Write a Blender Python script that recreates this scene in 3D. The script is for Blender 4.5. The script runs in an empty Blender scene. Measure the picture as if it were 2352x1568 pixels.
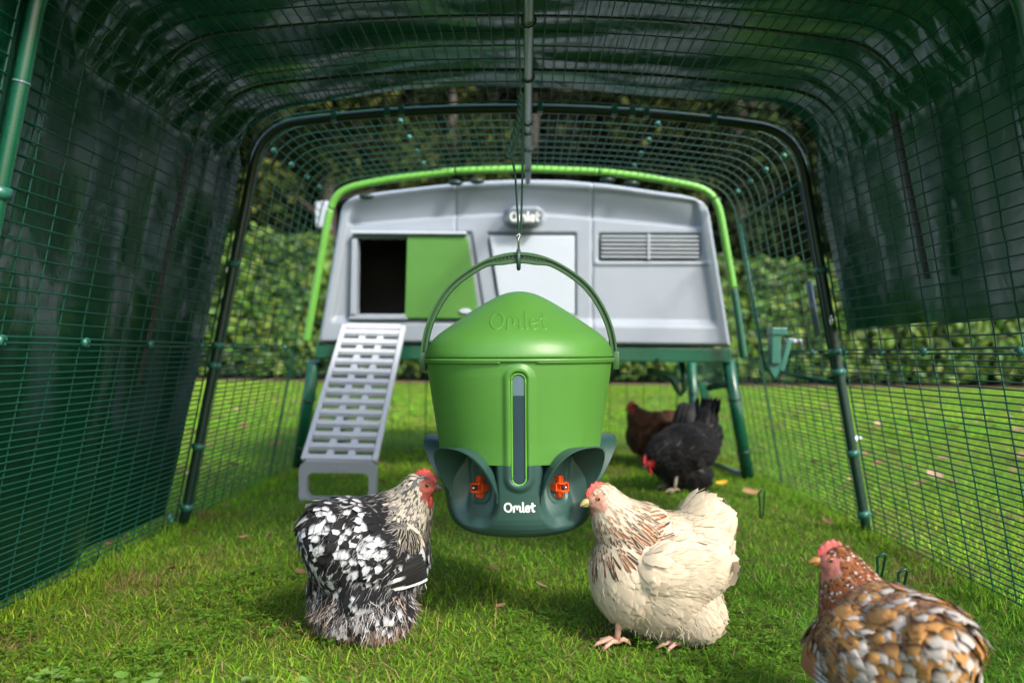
import bpy, bmesh, math, random
import numpy as np
from mathutils import Vector, Matrix

random.seed(7)
rng = np.random.default_rng(11)
sc = bpy.context.scene
COL = sc.collection
R = math.radians

# ------------------------------------------------------------------ camera, sky, sun, exposure
F, VPX, VPY, ROLL, EYE = 1854.0, 1210.0, 812.0, R(0.6), 0.5      # pixels of a 2352 px wide picture
cd = bpy.data.cameras.new('camera')
cam = bpy.data.objects.new('camera', cd); COL.objects.link(cam)
cam.location = (0, 0, EYE); cam.rotation_euler = (R(90), -ROLL, 0)
cd.sensor_width = 36; cd.lens = F / 2352 * 36
cd.shift_x = (1176 - VPX) / 2352; cd.shift_y = (VPY - 784) / 2352
cd.clip_start = 0.02; cd.clip_end = 400
cd.dof.use_dof = True; cd.dof.focus_distance = 1.43; cd.dof.aperture_fstop = 2.7
sc.camera = cam

SUN_EL, SUN_AZ = R(40), R(38)          # azimuth: to the right of straight behind the camera
to_sun = Vector((math.sin(SUN_AZ) * math.cos(SUN_EL), -math.cos(SUN_AZ) * math.cos(SUN_EL), math.sin(SUN_EL)))
w = bpy.data.worlds.new('World'); sc.world = w; w.use_nodes = True
nt = w.node_tree; nt.nodes.clear()
sky = nt.nodes.new('ShaderNodeTexSky'); sky.sky_type = 'NISHITA'; sky.sun_disc = False
sky.sun_elevation = SUN_EL; sky.sun_rotation = math.pi - SUN_AZ
sky.air_density = 1.2; sky.dust_density = 2.5; sky.ozone_density = 1.0
bg = nt.nodes.new('ShaderNodeBackground'); bg.inputs[1].default_value = 0.15
wo = nt.nodes.new('ShaderNodeOutputWorld')
nt.links.new(sky.outputs[0], bg.inputs[0]); nt.links.new(bg.outputs[0], wo.inputs[0])
sd = bpy.data.lights.new('sun', 'SUN'); sd.energy = 2.0; sd.angle = R(9.0); sd.color = (1.0, 0.95, 0.86)
sun = bpy.data.objects.new('sun', sd); COL.objects.link(sun)
sun.rotation_euler = to_sun.to_track_quat('Z', 'Y').to_euler(); sun.location = (3, -4, 6)
vs = sc.view_settings
sc.display_settings.display_device = 'sRGB'
vs.view_transform = 'Standard'; vs.look = 'None'; vs.gamma = 1; vs.exposure = 1.58
sc.cycles.max_bounces = 7; sc.cycles.transparent_max_bounces = 6
sc.cycles.use_denoising = True

def P(px, py, d):
    """point at depth d that stands where the 2352 px wide picture shows (px, py)"""
    dx, dy = px - VPX, py - VPY
    a = dx * math.cos(ROLL) + dy * math.sin(ROLL); b = -dx * math.sin(ROLL) + dy * math.cos(ROLL)
    return np.array([a * d / F, d, EYE - b * d / F])

# ------------------------------------------------------------------ helpers
def tag(o, label=None, cat=None, group=None, kind=None):
    if label: o['label'] = label
    if cat: o['category'] = cat
    if group: o['group'] = group
    if kind: o['kind'] = kind
    return o

def empty(name, loc=(0, 0, 0), rz=0.0):
    o = bpy.data.objects.new(name, None); COL.objects.link(o)
    o.location = loc; o.rotation_euler = (0, 0, rz); o.empty_display_size = 0.05
    return o

def link_mesh(name, me, mat=None, parent=None, smooth=False):
    if mat is not None: me.materials.append(mat)
    if smooth:
        me.polygons.foreach_set('use_smooth', np.ones(len(me.polygons), dtype=bool))
    o = bpy.data.objects.new(name, me); COL.objects.link(o)
    if parent is not None: o.parent = parent
    return o

def fast(name, V, Fc, mat, parent=None, smooth=False, col=None):
    """V (n,3); Fc (m,k) all faces the same size"""
    V = np.asarray(V, dtype=np.float32).reshape(-1, 3); Fc = np.asarray(Fc, dtype=np.int32)
    me = bpy.data.meshes.new(name)
    m, k = Fc.shape
    me.vertices.add(len(V)); me.vertices.foreach_set('co', V.ravel())
    me.loops.add(m * k); me.loops.foreach_set('vertex_index', Fc.ravel())
    me.polygons.add(m); me.polygons.foreach_set('loop_start', np.arange(0, m * k, k, dtype=np.int32))
    me.update(calc_edges=True)
    if col is not None:
        a = me.color_attributes.new('tint', 'FLOAT_COLOR', 'POINT')
        c = np.ones((len(V), 4), dtype=np.float32); c[:, :3] = np.asarray(col).reshape(-1, 3)
        a.data.foreach_set('color', c.ravel())
    me.validate()
    return link_mesh(name, me, mat, parent, smooth)

class MB:
    def __init__(s): s.v = []; s.f = []
    def add(s, V, Fs):
        b = len(s.v); s.v += [tuple(map(float, p)) for p in V]; s.f += [tuple(int(i) + b for i in f) for f in Fs]
    def box(s, c, size, M=None):
        x, y, z = [q / 2 for q in size]
        V = [Vector((sx * x, sy * y, sz * z)) for sx in (-1, 1) for sy in (-1, 1) for sz in (-1, 1)]
        if M is not None: V = [M @ q for q in V]
        V = [q + Vector(c) for q in V]
        s.add(V, [(0, 1, 3, 2), (4, 6, 7, 5), (0, 4, 5, 1), (2, 3, 7, 6), (0, 2, 6, 4), (1, 5, 7, 3)])
    def tube(s, pts, r, n=8, closed=False, cap=True, flat=None):
        pts = [np.array(p, float) for p in pts]; m = len(pts)
        rr = [r] * m if np.isscalar(r) else list(r)
        V = []; prev = None
        for i in range(m):
            if closed: t = pts[(i + 1) % m] - pts[i - 1]
            else: t = pts[min(i + 1, m - 1)] - pts[max(i - 1, 0)]
            t = t / (np.linalg.norm(t) + 1e-12)
            if prev is None:
                a = np.array([0, 0, 1.0]) if abs(t[2]) < .9 else np.array([0, 1.0, 0])
            else: a = prev
            a = a - t * np.dot(a, t); a /= np.linalg.norm(a) + 1e-12; prev = a
            b = np.cross(t, a)
            fx = flat if flat else 1.0
            for k in range(n):
                q = 2 * math.pi * k / n
                V.append(pts[i] + rr[i] * (a * math.cos(q) + b * math.sin(q) * fx))
        Fs = []
        for i in range(m if closed else m - 1):
            j = (i + 1) % m
            for k in range(n):
                l = (k + 1) % n
                Fs.append((i * n + k, i * n + l, j * n + l, j * n + k))
        if cap and not closed:
            Fs.append(tuple(range(n))[::-1]); Fs.append(tuple((m - 1) * n + k for k in range(n)))
        s.add(V, Fs)
    def sphere(s, c, r, M=None, nu=12, nv=8):
        rx, ry, rz = (r, r, r) if np.isscalar(r) else r
        V = [Vector((0, 0, rz))]
        for i in range(1, nv):
            a = math.pi * i / nv
            for k in range(nu):
                b = 2 * math.pi * k / nu
                V.append(Vector((rx * math.sin(a) * math.cos(b), ry * math.sin(a) * math.sin(b), rz * math.cos(a))))
        V.append(Vector((0, 0, -rz)))
        if M is not None: V = [M @ q for q in V]
        V = [q + Vector(c) for q in V]
        Fs = [(0, 1 + k, 1 + (k + 1) % nu) for k in range(nu)]
        for i in range(nv - 2):
            for k in range(nu):
                a, b = 1 + i * nu + k, 1 + i * nu + (k + 1) % nu
                Fs.append((a, a + nu, b + nu, b))
        e = len(V) - 1; o = 1 + (nv - 2) * nu
        Fs += [(o + k, e, o + (k + 1) % nu) for k in range(nu)]
        s.add(V, Fs)
    def prism(s, outline, y0, y1):
        """outline: (x,z) points, extruded along y"""
        n = len(outline)
        V = [(x, y0, z) for x, z in outline] + [(x, y1, z) for x, z in outline]
        Fs = [tuple(range(n)), tuple(range(2 * n - 1, n - 1, -1))]
        Fs += [(i, i + n, (i + 1) % n + n, (i + 1) % n) for i in range(n)]
        s.add(V, Fs)
    def build(s, name, mat, parent=None, smooth=False, bevel=0.0, auto=None):
        me = bpy.data.meshes.new(name); me.from_pydata(s.v, [], s.f); me.validate(); me.update()
        bm = bmesh.new(); bm.from_mesh(me); bmesh.ops.recalc_face_normals(bm, faces=bm.faces)
        if bevel > 0:
            es = [e for e in bm.edges if len(e.link_faces) == 2 and e.calc_face_angle(0) > R(35)]
            bmesh.ops.bevel(bm, geom=es, offset=bevel, segments=2, affect='EDGES', profile=.6, clamp_overlap=True)
        if auto is not None:
            for e in bm.edges:
                if len(e.link_faces) == 2 and e.calc_face_angle(0) > R(auto): e.smooth = False
        bm.to_mesh(me); bm.free()
        return link_mesh(name, me, mat, parent, smooth or auto is not None)

def smooth01(x, a, b):
    t = np.clip((x - a) / (b - a), 0, 1); return t * t * (3 - 2 * t)

_wd = rng.normal(size=(40, 2)); _wd /= np.linalg.norm(_wd, axis=1)[:, None]; _wp = rng.uniform(0, 6.28, 40)
def noise2(x, y, f, k=0, oct=3):
    """cheap smooth pseudo noise, about -1..1"""
    r = 0; amp = 1; tot = 0
    for o in range(oct):
        for j in range(5):
            d = _wd[(k * 7 + o * 5 + j) % 40]; ph = _wp[(k * 11 + o * 5 + j * 3) % 40]
            wv = np.sin(f * (1 + .23 * j) * (d[0] * x + d[1] * y) + ph + 1.3 * np.sin(f * .6 * (d[1] * x - d[0] * y) + ph * 2))
            r = r + amp * wv / 2.4
        tot += amp; amp *= .5; f *= 2.1
    return r / tot

# ------------------------------------------------------------------ materials
def nodes(name):
    m = bpy.data.materials.new(name); m.use_nodes = True
    n = m.node_tree; b = n.nodes['Principled BSDF']
    return m, n, b
def setin(b, **k):
    for a, v in k.items():
        b.inputs[a.replace('_', ' ')].default_value = v
def noise_node(n, scale, detail=4, rough=.55, dist=0):
    t = n.nodes.new('ShaderNodeTexNoise'); t.inputs['Scale'].default_value = scale
    t.inputs['Detail'].default_value = detail; t.inputs['Roughness'].default_value = rough; t.inputs['Distortion'].default_value = dist
    c = n.nodes.new('ShaderNodeTexCoord'); n.links.new(c.outputs['Object'], t.inputs['Vector'])
    return t
def ramp(n, src, stops):
    r = n.nodes.new('ShaderNodeValToRGB'); e = r.color_ramp.elements
    while len(e) < len(stops): e.new(.5)
    for q, (p, c) in zip(e, stops): q.position = p; q.color = (*c, 1)
    n.links.new(src, r.inputs[0]); return r
def bump(n, b, src, strength, dist=.002):
    u = n.nodes.new('ShaderNodeBump'); u.inputs['Strength'].default_value = strength; u.inputs['Distance'].default_value = dist
    n.links.new(src, u.inputs['Height']); n.links.new(u.outputs[0], b.inputs['Normal']); return u

def plastic(name, c, rough=.38, var=.08, fine=900, bs=.15, spec=.5, dirt=None):
    m, n, b = nodes(name)
    t = noise_node(n, 6, 6)
    lo = tuple(x * (1 - var) for x in c); hi = tuple(min(1, x * (1 + var)) for x in c)
    rp = ramp(n, t.outputs['Fac'], [(.3, lo), (.7, hi)])
    out = rp.outputs[0]
    if dirt:
        d = noise_node(n, 45, 8, .7); dr = ramp(n, d.outputs['Fac'], [(.6, (0, 0, 0)), (.78, (1, 1, 1))])
        mx = n.nodes.new('ShaderNodeMix'); mx.data_type = 'RGBA'; mx.inputs[7].default_value = (*dirt, 1)
        mm = n.nodes.new('ShaderNodeMath'); mm.operation = 'MULTIPLY'; mm.inputs[1].default_value = .35
        n.links.new(dr.outputs[0], mm.inputs[0]); n.links.new(mm.outputs[0], mx.inputs[0]); n.links.new(out, mx.inputs[6]); out = mx.outputs[2]
    n.links.new(out, b.inputs['Base Color'])
    rr = ramp(n, t.outputs['Fac'], [(.3, (rough * .85,) * 3), (.7, (min(1, rough * 1.15),) * 3)]); n.links.new(rr.outputs[0], b.inputs['Roughness'])
    f = noise_node(n, fine, 2); bump(n, b, f.outputs['Fac'], bs, .0006)
    setin(b, Specular_IOR_Level=spec)
    return m

M_LIME = plastic('green_plastic', (.060, .185, .028), .44, .07)
M_LIMEARCH = plastic('lime_plastic', (.10, .30, .035), .4, .08)
M_TEAL = plastic('dark_teal_plastic', (.022, .060, .052), .42, .08)
M_HANDLE = plastic('handle_green', (.015, .072, .016), .4, .05)
M_GREY = plastic('grey_plastic', (.25, .285, .335), .46, .03, dirt=(.25, .26, .26))
M_PALE = plastic('pale_plastic', (.40, .45, .51), .4, .02)
M_LADDER = plastic('ladder_plastic', (.47, .49, .53), .45, .03, dirt=(.2, .15, .09))
M_LADDERFOOT = plastic('ladder_foot_plastic', (.25, .28, .315), .45, .04, dirt=(.2, .15, .09))
M_BADGE = plastic('badge_grey', (.085, .12, .135), .4, .03)
M_WHITE = plastic('white_print', (.65, .66, .65), .45, .01)
M_STEELGREEN = plastic('green_powder_coat', (.005, .07, .038), .27, .1, 500, .1)
M_STEELDARK = plastic('dark_green_powder_coat', (.003, .024, .017), .42, .1, 500, .1)
M_WIRE = plastic('green_coated_wire', (.004, .05, .034), .45, .1, 300, .05, .3)
M_CLIP = plastic('clip_plastic', (.02, .12, .09), .35, .1)
M_ORANGE = plastic('orange_plastic', (.60, .065, .006), .35, .04)
M_ROPE = plastic('rope_green', (.012, .05, .035), .8, .35, 700, .8)
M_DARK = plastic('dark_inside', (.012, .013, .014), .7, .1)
M_RUBBER = plastic('black_rubber', (.012, .012, .013), .6, .2, 200, .4)
M_PANE = plastic('smoky_window', (.09, .14, .175), .16, .04, 300, .02)
M_FEED = plastic('dark_water_window', (.022, .042, .06), .16, .04, 300, .02)
m, n, b = nodes('steel'); setin(b, Base_Color=(.62, .6, .57, 1), Metallic=1.0, Roughness=.25); M_STEEL = m
t_ = noise_node(n, 200, 2); bump(n, b, t_.outputs['Fac'], .1)
m, n, b = nodes('grey_metal_pole'); setin(b, Base_Color=(.2, .24, .24, 1), Metallic=.55, Roughness=.3); M_POLE = m
t_ = noise_node(n, 60, 4); bump(n, b, t_.outputs['Fac'], .15)

def tarp_mat():
    m, n, b = nodes('green_tarpaulin')
    t = noise_node(n, 2.2, 5)
    rp = ramp(n, t.outputs['Fac'], [(.3, (.001, .017, .010)), (.7, (.002, .031, .016))])
    n.links.new(rp.outputs[0], b.inputs['Base Color'])
    setin(b, Roughness=.2, Specular_IOR_Level=.45, Specular_Tint=(.62, .88, 1, 1))
    c = n.nodes.new('ShaderNodeTexCoord')
    wv = n.nodes.new('ShaderNodeTexWave'); wv.bands_direction = 'Z'; wv.inputs['Scale'].default_value = 75; n.links.new(c.outputs['Object'], wv.inputs['Vector'])
    u1 = n.nodes.new('ShaderNodeBump'); u1.inputs['Strength'].default_value = .05; u1.inputs['Distance'].default_value = .001; n.links.new(wv.outputs['Fac'], u1.inputs['Height'])
    cr = noise_node(n, 4.5, 3, .45, 1.8)
    u2 = n.nodes.new('ShaderNodeBump'); u2.inputs['Strength'].default_value = .16; u2.inputs['Distance'].default_value = .03
    n.links.new(cr.outputs['Fac'], u2.inputs['Height']); n.links.new(u1.outputs[0], u2.inputs['Normal'])
    rg = n.nodes.new('ShaderNodeTexNoise'); rg.noise_type = 'RIDGED_MULTIFRACTAL'; rg.inputs['Scale'].default_value = 5.5; rg.inputs['Detail'].default_value = 2.5; rg.inputs['Roughness'].default_value = .35; rg.inputs['Distortion'].default_value = .9
    n.links.new(c.outputs['Object'], rg.inputs['Vector'])
    u3 = n.nodes.new('ShaderNodeBump'); u3.inputs['Strength'].default_value = .26; u3.inputs['Distance'].default_value = .02
    n.links.new(rg.outputs['Fac'], u3.inputs['Height']); n.links.new(u2.outputs[0], u3.inputs['Normal']); n.links.new(u3.outputs[0], b.inputs['Normal'])
    tr = n.nodes.new('ShaderNodeBsdfTranslucent'); tr.inputs[0].default_value = (.01, .17, .06, 1)
    mx = n.nodes.new('ShaderNodeMixShader'); mx.inputs[0].default_value = .02
    o = n.nodes['Material Output']
    n.links.new(b.outputs[0], mx.inputs[1]); n.links.new(tr.outputs[0], mx.inputs[2]); n.links.new(mx.outputs[0], o.inputs[0])
    return m
M_TARP = tarp_mat()

def tint_mat(name, rough=.6, transl=0.0, spec=.3, bs=0.0, sheen=0.0):
    m, n, b = nodes(name)
    a = n.nodes.new('ShaderNodeAttribute'); a.attribute_name = 'tint'
    n.links.new(a.outputs['Color'], b.inputs['Base Color'])
    setin(b, Roughness=rough, Specular_IOR_Level=spec)
    if sheen: b.inputs['Sheen Weight'].default_value = sheen
    if bs:
        t = noise_node(n, 260, 4); bump(n, b, t.outputs['Fac'], bs, .0016)
    if transl:
        tr = n.nodes.new('ShaderNodeBsdfTranslucent'); n.links.new(a.outputs['Color'], tr.inputs[0])
        mx = n.nodes.new('ShaderNodeMixShader'); mx.inputs[0].default_value = transl
        n.links.new(b.outputs[0], mx.inputs[1]); n.links.new(tr.outputs[0], mx.inputs[2])
        n.links.new(mx.outputs[0], n.nodes['Material Output'].inputs[0])
    return m
M_GRASS = tint_mat('grass_blade', .6, .35, .05)
M_LEAF = tint_mat('leaf', .45, .3, .25)
M_TREELEAF = tint_mat('tree_leaf', .7, .2, .08)
M_DRYLEAF = tint_mat('dry_leaf', .7, .15, .2)
M_FEATHER = tint_mat('feather', .68, .10, .14, .12, .05)
M_SKIN = tint_mat('hen_skin', .5, 0, .35, .5)

def ground_mat():
    m, n, b = nodes('lawn_soil')
    t = noise_node(n, 1.3, 8, .65); t2 = noise_node(n, 60, 6, .7)
    r1 = ramp(n, t.outputs['Fac'], [(.3, (.075, .125, .02)), (.5, (.10, .16, .022)), (.7, (.14, .17, .035))])
    r2 = ramp(n, t2.outputs['Fac'], [(.3, (.35, .34, .3)), (.62, (1.15, 1.15, 1.1))])
    mx = n.nodes.new('ShaderNodeMix'); mx.data_type = 'RGBA'; mx.blend_type = 'MULTIPLY'; mx.inputs[0].default_value = .8
    n.links.new(r1.outputs[0], mx.inputs[6]); n.links.new(r2.outputs[0], mx.inputs[7]); n.links.new(mx.outputs[2], b.inputs['Base Color'])
    setin(b, Roughness=.9, Specular_IOR_Level=.1); bump(n, b, t2.outputs['Fac'], .8, .02)
    return m
M_GROUND = ground_mat()
m, n, b = nodes('bed_soil'); t_ = noise_node(n, 25, 7, .7)
rp = ramp(n, t_.outputs['Fac'], [(.3, (.05, .025, .014)), (.7, (.16, .075, .04))]); n.links.new(rp.outputs[0], b.inputs['Base Color']); setin(b, Roughness=.95); bump(n, b, t_.outputs['Fac'], .9, .03); M_SOIL = m
m, n, b = nodes('bark'); t_ = noise_node(n, 9, 7, .7, .5)
rp = ramp(n, t_.outputs['Fac'], [(.3, (.018, .014, .010)), (.7, (.05, .038, .028))]); n.links.new(rp.outputs[0], b.inputs['Base Color']); setin(b, Roughness=.9); bump(n, b, t_.outputs['Fac'], .9, .04); M_BARK = m

# lettering drawn as rounded strokes; (u, v) in letter heights, about 2.8 wide
def arc(cx, cy, rx, ry, a0, a1, k=14):
    return [(cx + rx * math.cos(R(a0 + (a1 - a0) * i / k)), cy + ry * math.sin(R(a0 + (a1 - a0) * i / k))) for i in range(k + 1)]
WORD = [arc(.43, .5, .33, .40, 70, 430, 24),                                               # O
        [(.97, .1), (.99, .58)] + arc(1.14, .47, .15, .17, 150, 10, 8) + [(1.27, .25)] + arc(1.42, .47, .14, .17, 170, 10, 8) + [(1.55, .2)] + arc(1.63, .2, .08, .1, 200, 290, 4),  # m
        [(1.83, .95), (1.83, .25)] + arc(1.92, .22, .09, .12, 190, 290, 5),                   # l
        [(2.10, .36), (2.46, .40)] + arc(2.27, .37, .20, .28, 12, 315, 18),                   # e
        [(2.72, .88), (2.72, .28)] + arc(2.83, .26, .11, .16, 190, 300, 6),                   # t
        [(2.58, .62), (2.93, .66)]]
def word_mesh(mapf, height, stroke, lift):
    """mapf(u,v,lift)->xyz with u centred on 0, in metres"""
    mb = MB()
    for st in WORD:
        pts = [np.array([(x - 1.5) * height, (y - .5) * height]) for x, y in st]
        d = [0]
        for i in range(1, len(pts)): d.append(d[-1] + np.linalg.norm(pts[i] - pts[i - 1]))
        k = max(2, int(d[-1] / (height * .06)))
        q = [np.array([np.interp(s, d, [p[0] for p in pts]), np.interp(s, d, [p[1] for p in pts])]) for s in np.linspace(0, d[-1], k)]
        h = stroke * height / 2
        V = []; Fs = []
        def ring(c, t, w):
            nrm = np.array([-t[1], t[0]])
            a, b_ = c + nrm * w, c - nrm * w
            V.extend([mapf(*a, 0), mapf(*(c + nrm * w * .8), lift), mapf(*(c - nrm * w * .8), lift), mapf(*b_, 0)])
        seq = []
        t0 = q[1] - q[0]; t0 /= np.linalg.norm(t0); t1 = q[-1] - q[-2]; t1 /= np.linalg.norm(t1)
        for a in (85, 60, 35): seq.append((q[0] - t0 * h * math.sin(R(a)), t0, h * math.cos(R(a))))
        for i in range(k):
            t = q[min(i + 1, k - 1)] - q[max(i - 1, 0)]; t /= np.linalg.norm(t) + 1e-9; seq.append((q[i], t, h))
        for a in (35, 60, 85): seq.append((q[-1] + t1 * h * math.sin(R(a)), t1, h * math.cos(R(a))))
        for c, t, wd_ in seq: ring(c, t, wd_)
        for i in range(len(seq) - 1):
            for j in range(3):
                a = i * 4 + j; Fs.append((a, a + 1, a + 5, a + 4))
        mb.add(V, Fs)
    return mb
# ------------------------------------------------------------------ ground, bed, hedge, trees
def sheet(name, x0, x1, y0, y1, z, mat):
    mb = MB(); mb.add([(x0, y0, z), (x1, y0, z), (x1, y1, z), (x0, y1, z)], [(0, 1, 2, 3)])
    return mb.build(name, mat)
tag(sheet('lawn', -90, 90, -60, 120, 0, M_GROUND), kind='structure')
tag(sheet('flower_bed', -26, 26, 13.1, 16.5, .006, M_SOIL), kind='structure')

def leaf_cloud(C, N, size, aspect, tints, droop=.25):
    """one bent leaf (6 verts, 4 tris) at each centre C facing roughly N"""
    n = len(C); sz = size * rng.uniform(.65, 1.25, n)
    N = N / (np.linalg.norm(N, axis=1)[:, None] + 1e-9)
    A = rng.normal(size=(n, 3)) + np.array([0, 0, -droop * 2]); A -= N * (A * N).sum(1)[:, None]; A /= np.linalg.norm(A, axis=1)[:, None] + 1e-9
    B = np.cross(N, A)
    L = sz[:, None]; Wd = (sz * aspect)[:, None] * .5
    p0 = C - A * L * .5; p1 = C + A * L * .5 - N * L * .12
    m0 = C + N * L * .06; l = C - A * L * .05 + B * Wd - N * L * .02; r = C - A * L * .05 - B * Wd - N * L * .02
    V = np.stack([p0, l, m0, r, p1], 1).reshape(-1, 3)
    i = np.arange(n)[:, None] * 5
    Fc = np.concatenate([i + np.array([[0, 2, 1]]), i + np.array([[0, 3, 2]]), i + np.array([[1, 2, 4]]), i + np.array([[2, 3, 4]])])
    return V, Fc, np.repeat(tints, 5, axis=0)

def lerp_tints(n, cols, jit=.2):
    cols = np.array(cols); k = rng.integers(0, len(cols), n); c = cols[k] * rng.uniform(1 - jit, 1 + jit, (n, 1))
    return c * rng.uniform(.93, 1.07, (n, 3))

# hedge: a long clipped laurel
hx = rng.uniform(-12, 12, 26000); which = rng.uniform(0, 1, 26000)
def hedge_top(x): return 2.35 + .14 * noise2(x, x * 0, 1.6, 1) + .09 * noise2(x, x * 0, 6, 2) - .028 * (x + 2)
ht = hedge_top(hx)
front = which < .8
hz = np.where(front, .12 + rng.uniform(0, 1, 26000) ** .9 * (ht - .1), ht + rng.normal(0, .06, 26000))
hy = np.where(front, 14.0, 14.0 + rng.uniform(0, .9, 26000))
hy = hy + .16 * noise2(hx, hz, 3.2, 3) - .15 * np.exp(-((hz - 1.1) / .8) ** 2) + rng.normal(0, .09, 26000)
HN = np.stack([rng.normal(0, .5, 26000), np.where(front, -1.0, -.3) + rng.normal(0, .3, 26000), np.where(front, .45, 1.2) + rng.normal(0, .4, 26000)], 1)
ht_t = lerp_tints(26000, [(.055, .135, .013), (.035, .095, .011), (.085, .165, .018), (.022, .055, .008), (.12, .17, .02), (.012, .03, .005)])
V, Fc, ct = leaf_cloud(np.stack([hx, hy, hz], 1), HN, .19, .45, ht_t)
hedge = empty('laurel_hedge', (0, 14.3, 0)); tag(hedge, 'long clipped laurel hedge with glossy leaves along the back of the lawn', 'hedge')
o = fast('foliage', V - np.array([0, 14.3, 0]), Fc, M_LEAF, hedge, True, ct)
mb = MB()
for k in range(60):
    x = -11.8 + k * .4 + random.uniform(-.1, .1); zt = float(hedge_top(np.array([x]))[0])
    pts = [(x, .1, 0), (x + random.uniform(-.1, .1), .15, zt * .4), (x + random.uniform(-.2, .2), .2, zt * .85)]
    mb.tube(pts, [.035, .025, .01], 6)
    for q in range(3):
        z = zt * random.uniform(.2, .6); mb.tube([(x, .12, z), (x + random.uniform(-.35, .35), random.uniform(-.2, .4), z + random.uniform(.2, .5))], [.014, .006], 5)
mb.build('stem', M_BARK, hedge, True)
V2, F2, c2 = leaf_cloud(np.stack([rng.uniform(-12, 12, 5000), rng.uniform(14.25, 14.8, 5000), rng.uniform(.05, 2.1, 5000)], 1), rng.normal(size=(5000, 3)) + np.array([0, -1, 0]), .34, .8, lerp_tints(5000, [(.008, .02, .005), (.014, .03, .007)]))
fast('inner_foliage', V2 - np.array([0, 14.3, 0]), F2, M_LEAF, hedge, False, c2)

def tree(name, label, x, y, h, rad, cols, nleaf, size, base=1.0, group=None):
    root = empty(name, (x, y, 0)); tag(root, label, 'tree', group)
    mb = MB(); lx, ly = random.uniform(-.3, .3), random.uniform(-.3, .3)
    mb.tube([(0, 0, 0), (lx * .3, ly * .3, h * .3), (lx, ly, h * .65), (lx * 1.3, ly, h * .95)], [rad * .12, rad * .09, rad * .05, .03], 9)
    cl = []
    for k in range(16):
        z = h * random.uniform(.12, .92); a = random.uniform(0, 6.28); rr = rad * random.uniform(.45, .95) * math.sin(math.pi * min(.95, max(.2, z / h))) ** .6
        e = np.array([rr * math.cos(a), rr * math.sin(a), z + random.uniform(-.2, .5)])
        mb.tube([(lx * z / h, ly * z / h, z - .3), e * [.5, .5, 1], e], [rad * .035, rad * .02, .012], 5)
        cl.append(e)
    mb.build('trunk', M_BARK, root, True)
    cl = np.array(cl + [np.array([lx, ly, h * .9]), np.array([lx, ly, h * .6])])
    k = rng.integers(0, len(cl), nleaf)
    d = rng.normal(size=(nleaf, 3)); d /= np.linalg.norm(d, axis=1)[:, None]; d *= (rng.uniform(0, 1, nleaf) ** .4)[:, None]
    C = cl[k] + d * np.array([rad * .36, rad * .36, h * .10]) * rng.uniform(.7, 1.1, (nleaf, 1))
    C[:, 2] = np.maximum(C[:, 2], base + rng.uniform(0, .4, nleaf))
    tn = lerp_tints(nleaf, cols, .3) * (1 + .5 * noise2(C[:, 0] * 1.0 + k, C[:, 2], 2.0, 4))[:, None].clip(.4, 1.5)
    V, Fc, ct = leaf_cloud(C, d + rng.normal(0, .5, (nleaf, 3)) + np.array([0, 0, .4]), size, .5, tn)
    fast('crown', V, Fc, M_TREELEAF, root, False, ct)
DK = [(.008, .016, .005), (.012, .024, .006), (.006, .012, .004), (.022, .034, .008)]
YL = [(.03, .046, .008), (.016, .028, .006), (.05, .055, .012), (.008, .014, .004)]
BR = [(.010, .012, .006), (.008, .013, .005), (.022, .024, .011)]
specs = [(-7.2, 18.5, 7.5, 2.6, DK, 'dark leafy tree at the left end of the row behind the hedge'),
         (-4.4, 17.6, 7.8, 2.4, YL, 'yellowish green tree rising behind the left part of the hedge'),
         (-1.9, 18.6, 8.2, 2.4, YL, 'yellow green tree seen through the wire left of the ridge pole'),
         (.1, 19.2, 8.0, 2.3, BR, 'brownish thin leaved tree straight behind the hen house roof'),
         (2.3, 18.2, 7.8, 2.3, YL, 'mottled green tree seen through the wire right of the ridge pole'),
         (4.7, 17.8, 7.6, 2.5, DK, 'dark tree with sparse yellow leaves behind the right part of the hedge'),
         (7.4, 18.8, 7.4, 2.6, DK, 'dark leafy tree at the right end of the row behind the hedge')]
for x, y, h, rad, cols, lab in specs:
    tree('garden_tree', lab, x, y, h, rad, cols, 7000, .24, 1.2, 'trees behind the hedge')
nw = 26000
wx = rng.uniform(-26, 26, nw); wz = rng.uniform(0, 1, nw) ** .8 * 11; wy = 23 + rng.uniform(0, 3.5, nw) + 1.2 * noise2(wx, wz, .7, 5)
V, Fc, ct = leaf_cloud(np.stack([wx, wy, wz], 1), np.stack([rng.normal(0, .6, nw), -np.ones(nw), rng.normal(.3, .6, nw)], 1), .75, .75, lerp_tints(nw, [(.004, .007, .003), (.007, .012, .004), (.010, .016, .005), (.008, .008, .005)], .4))
tag(fast('distant_wood', V, Fc, M_TREELEAF, None, False, ct), 'dark wood closing the view behind the garden trees', 'wood', kind='stuff')

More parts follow.
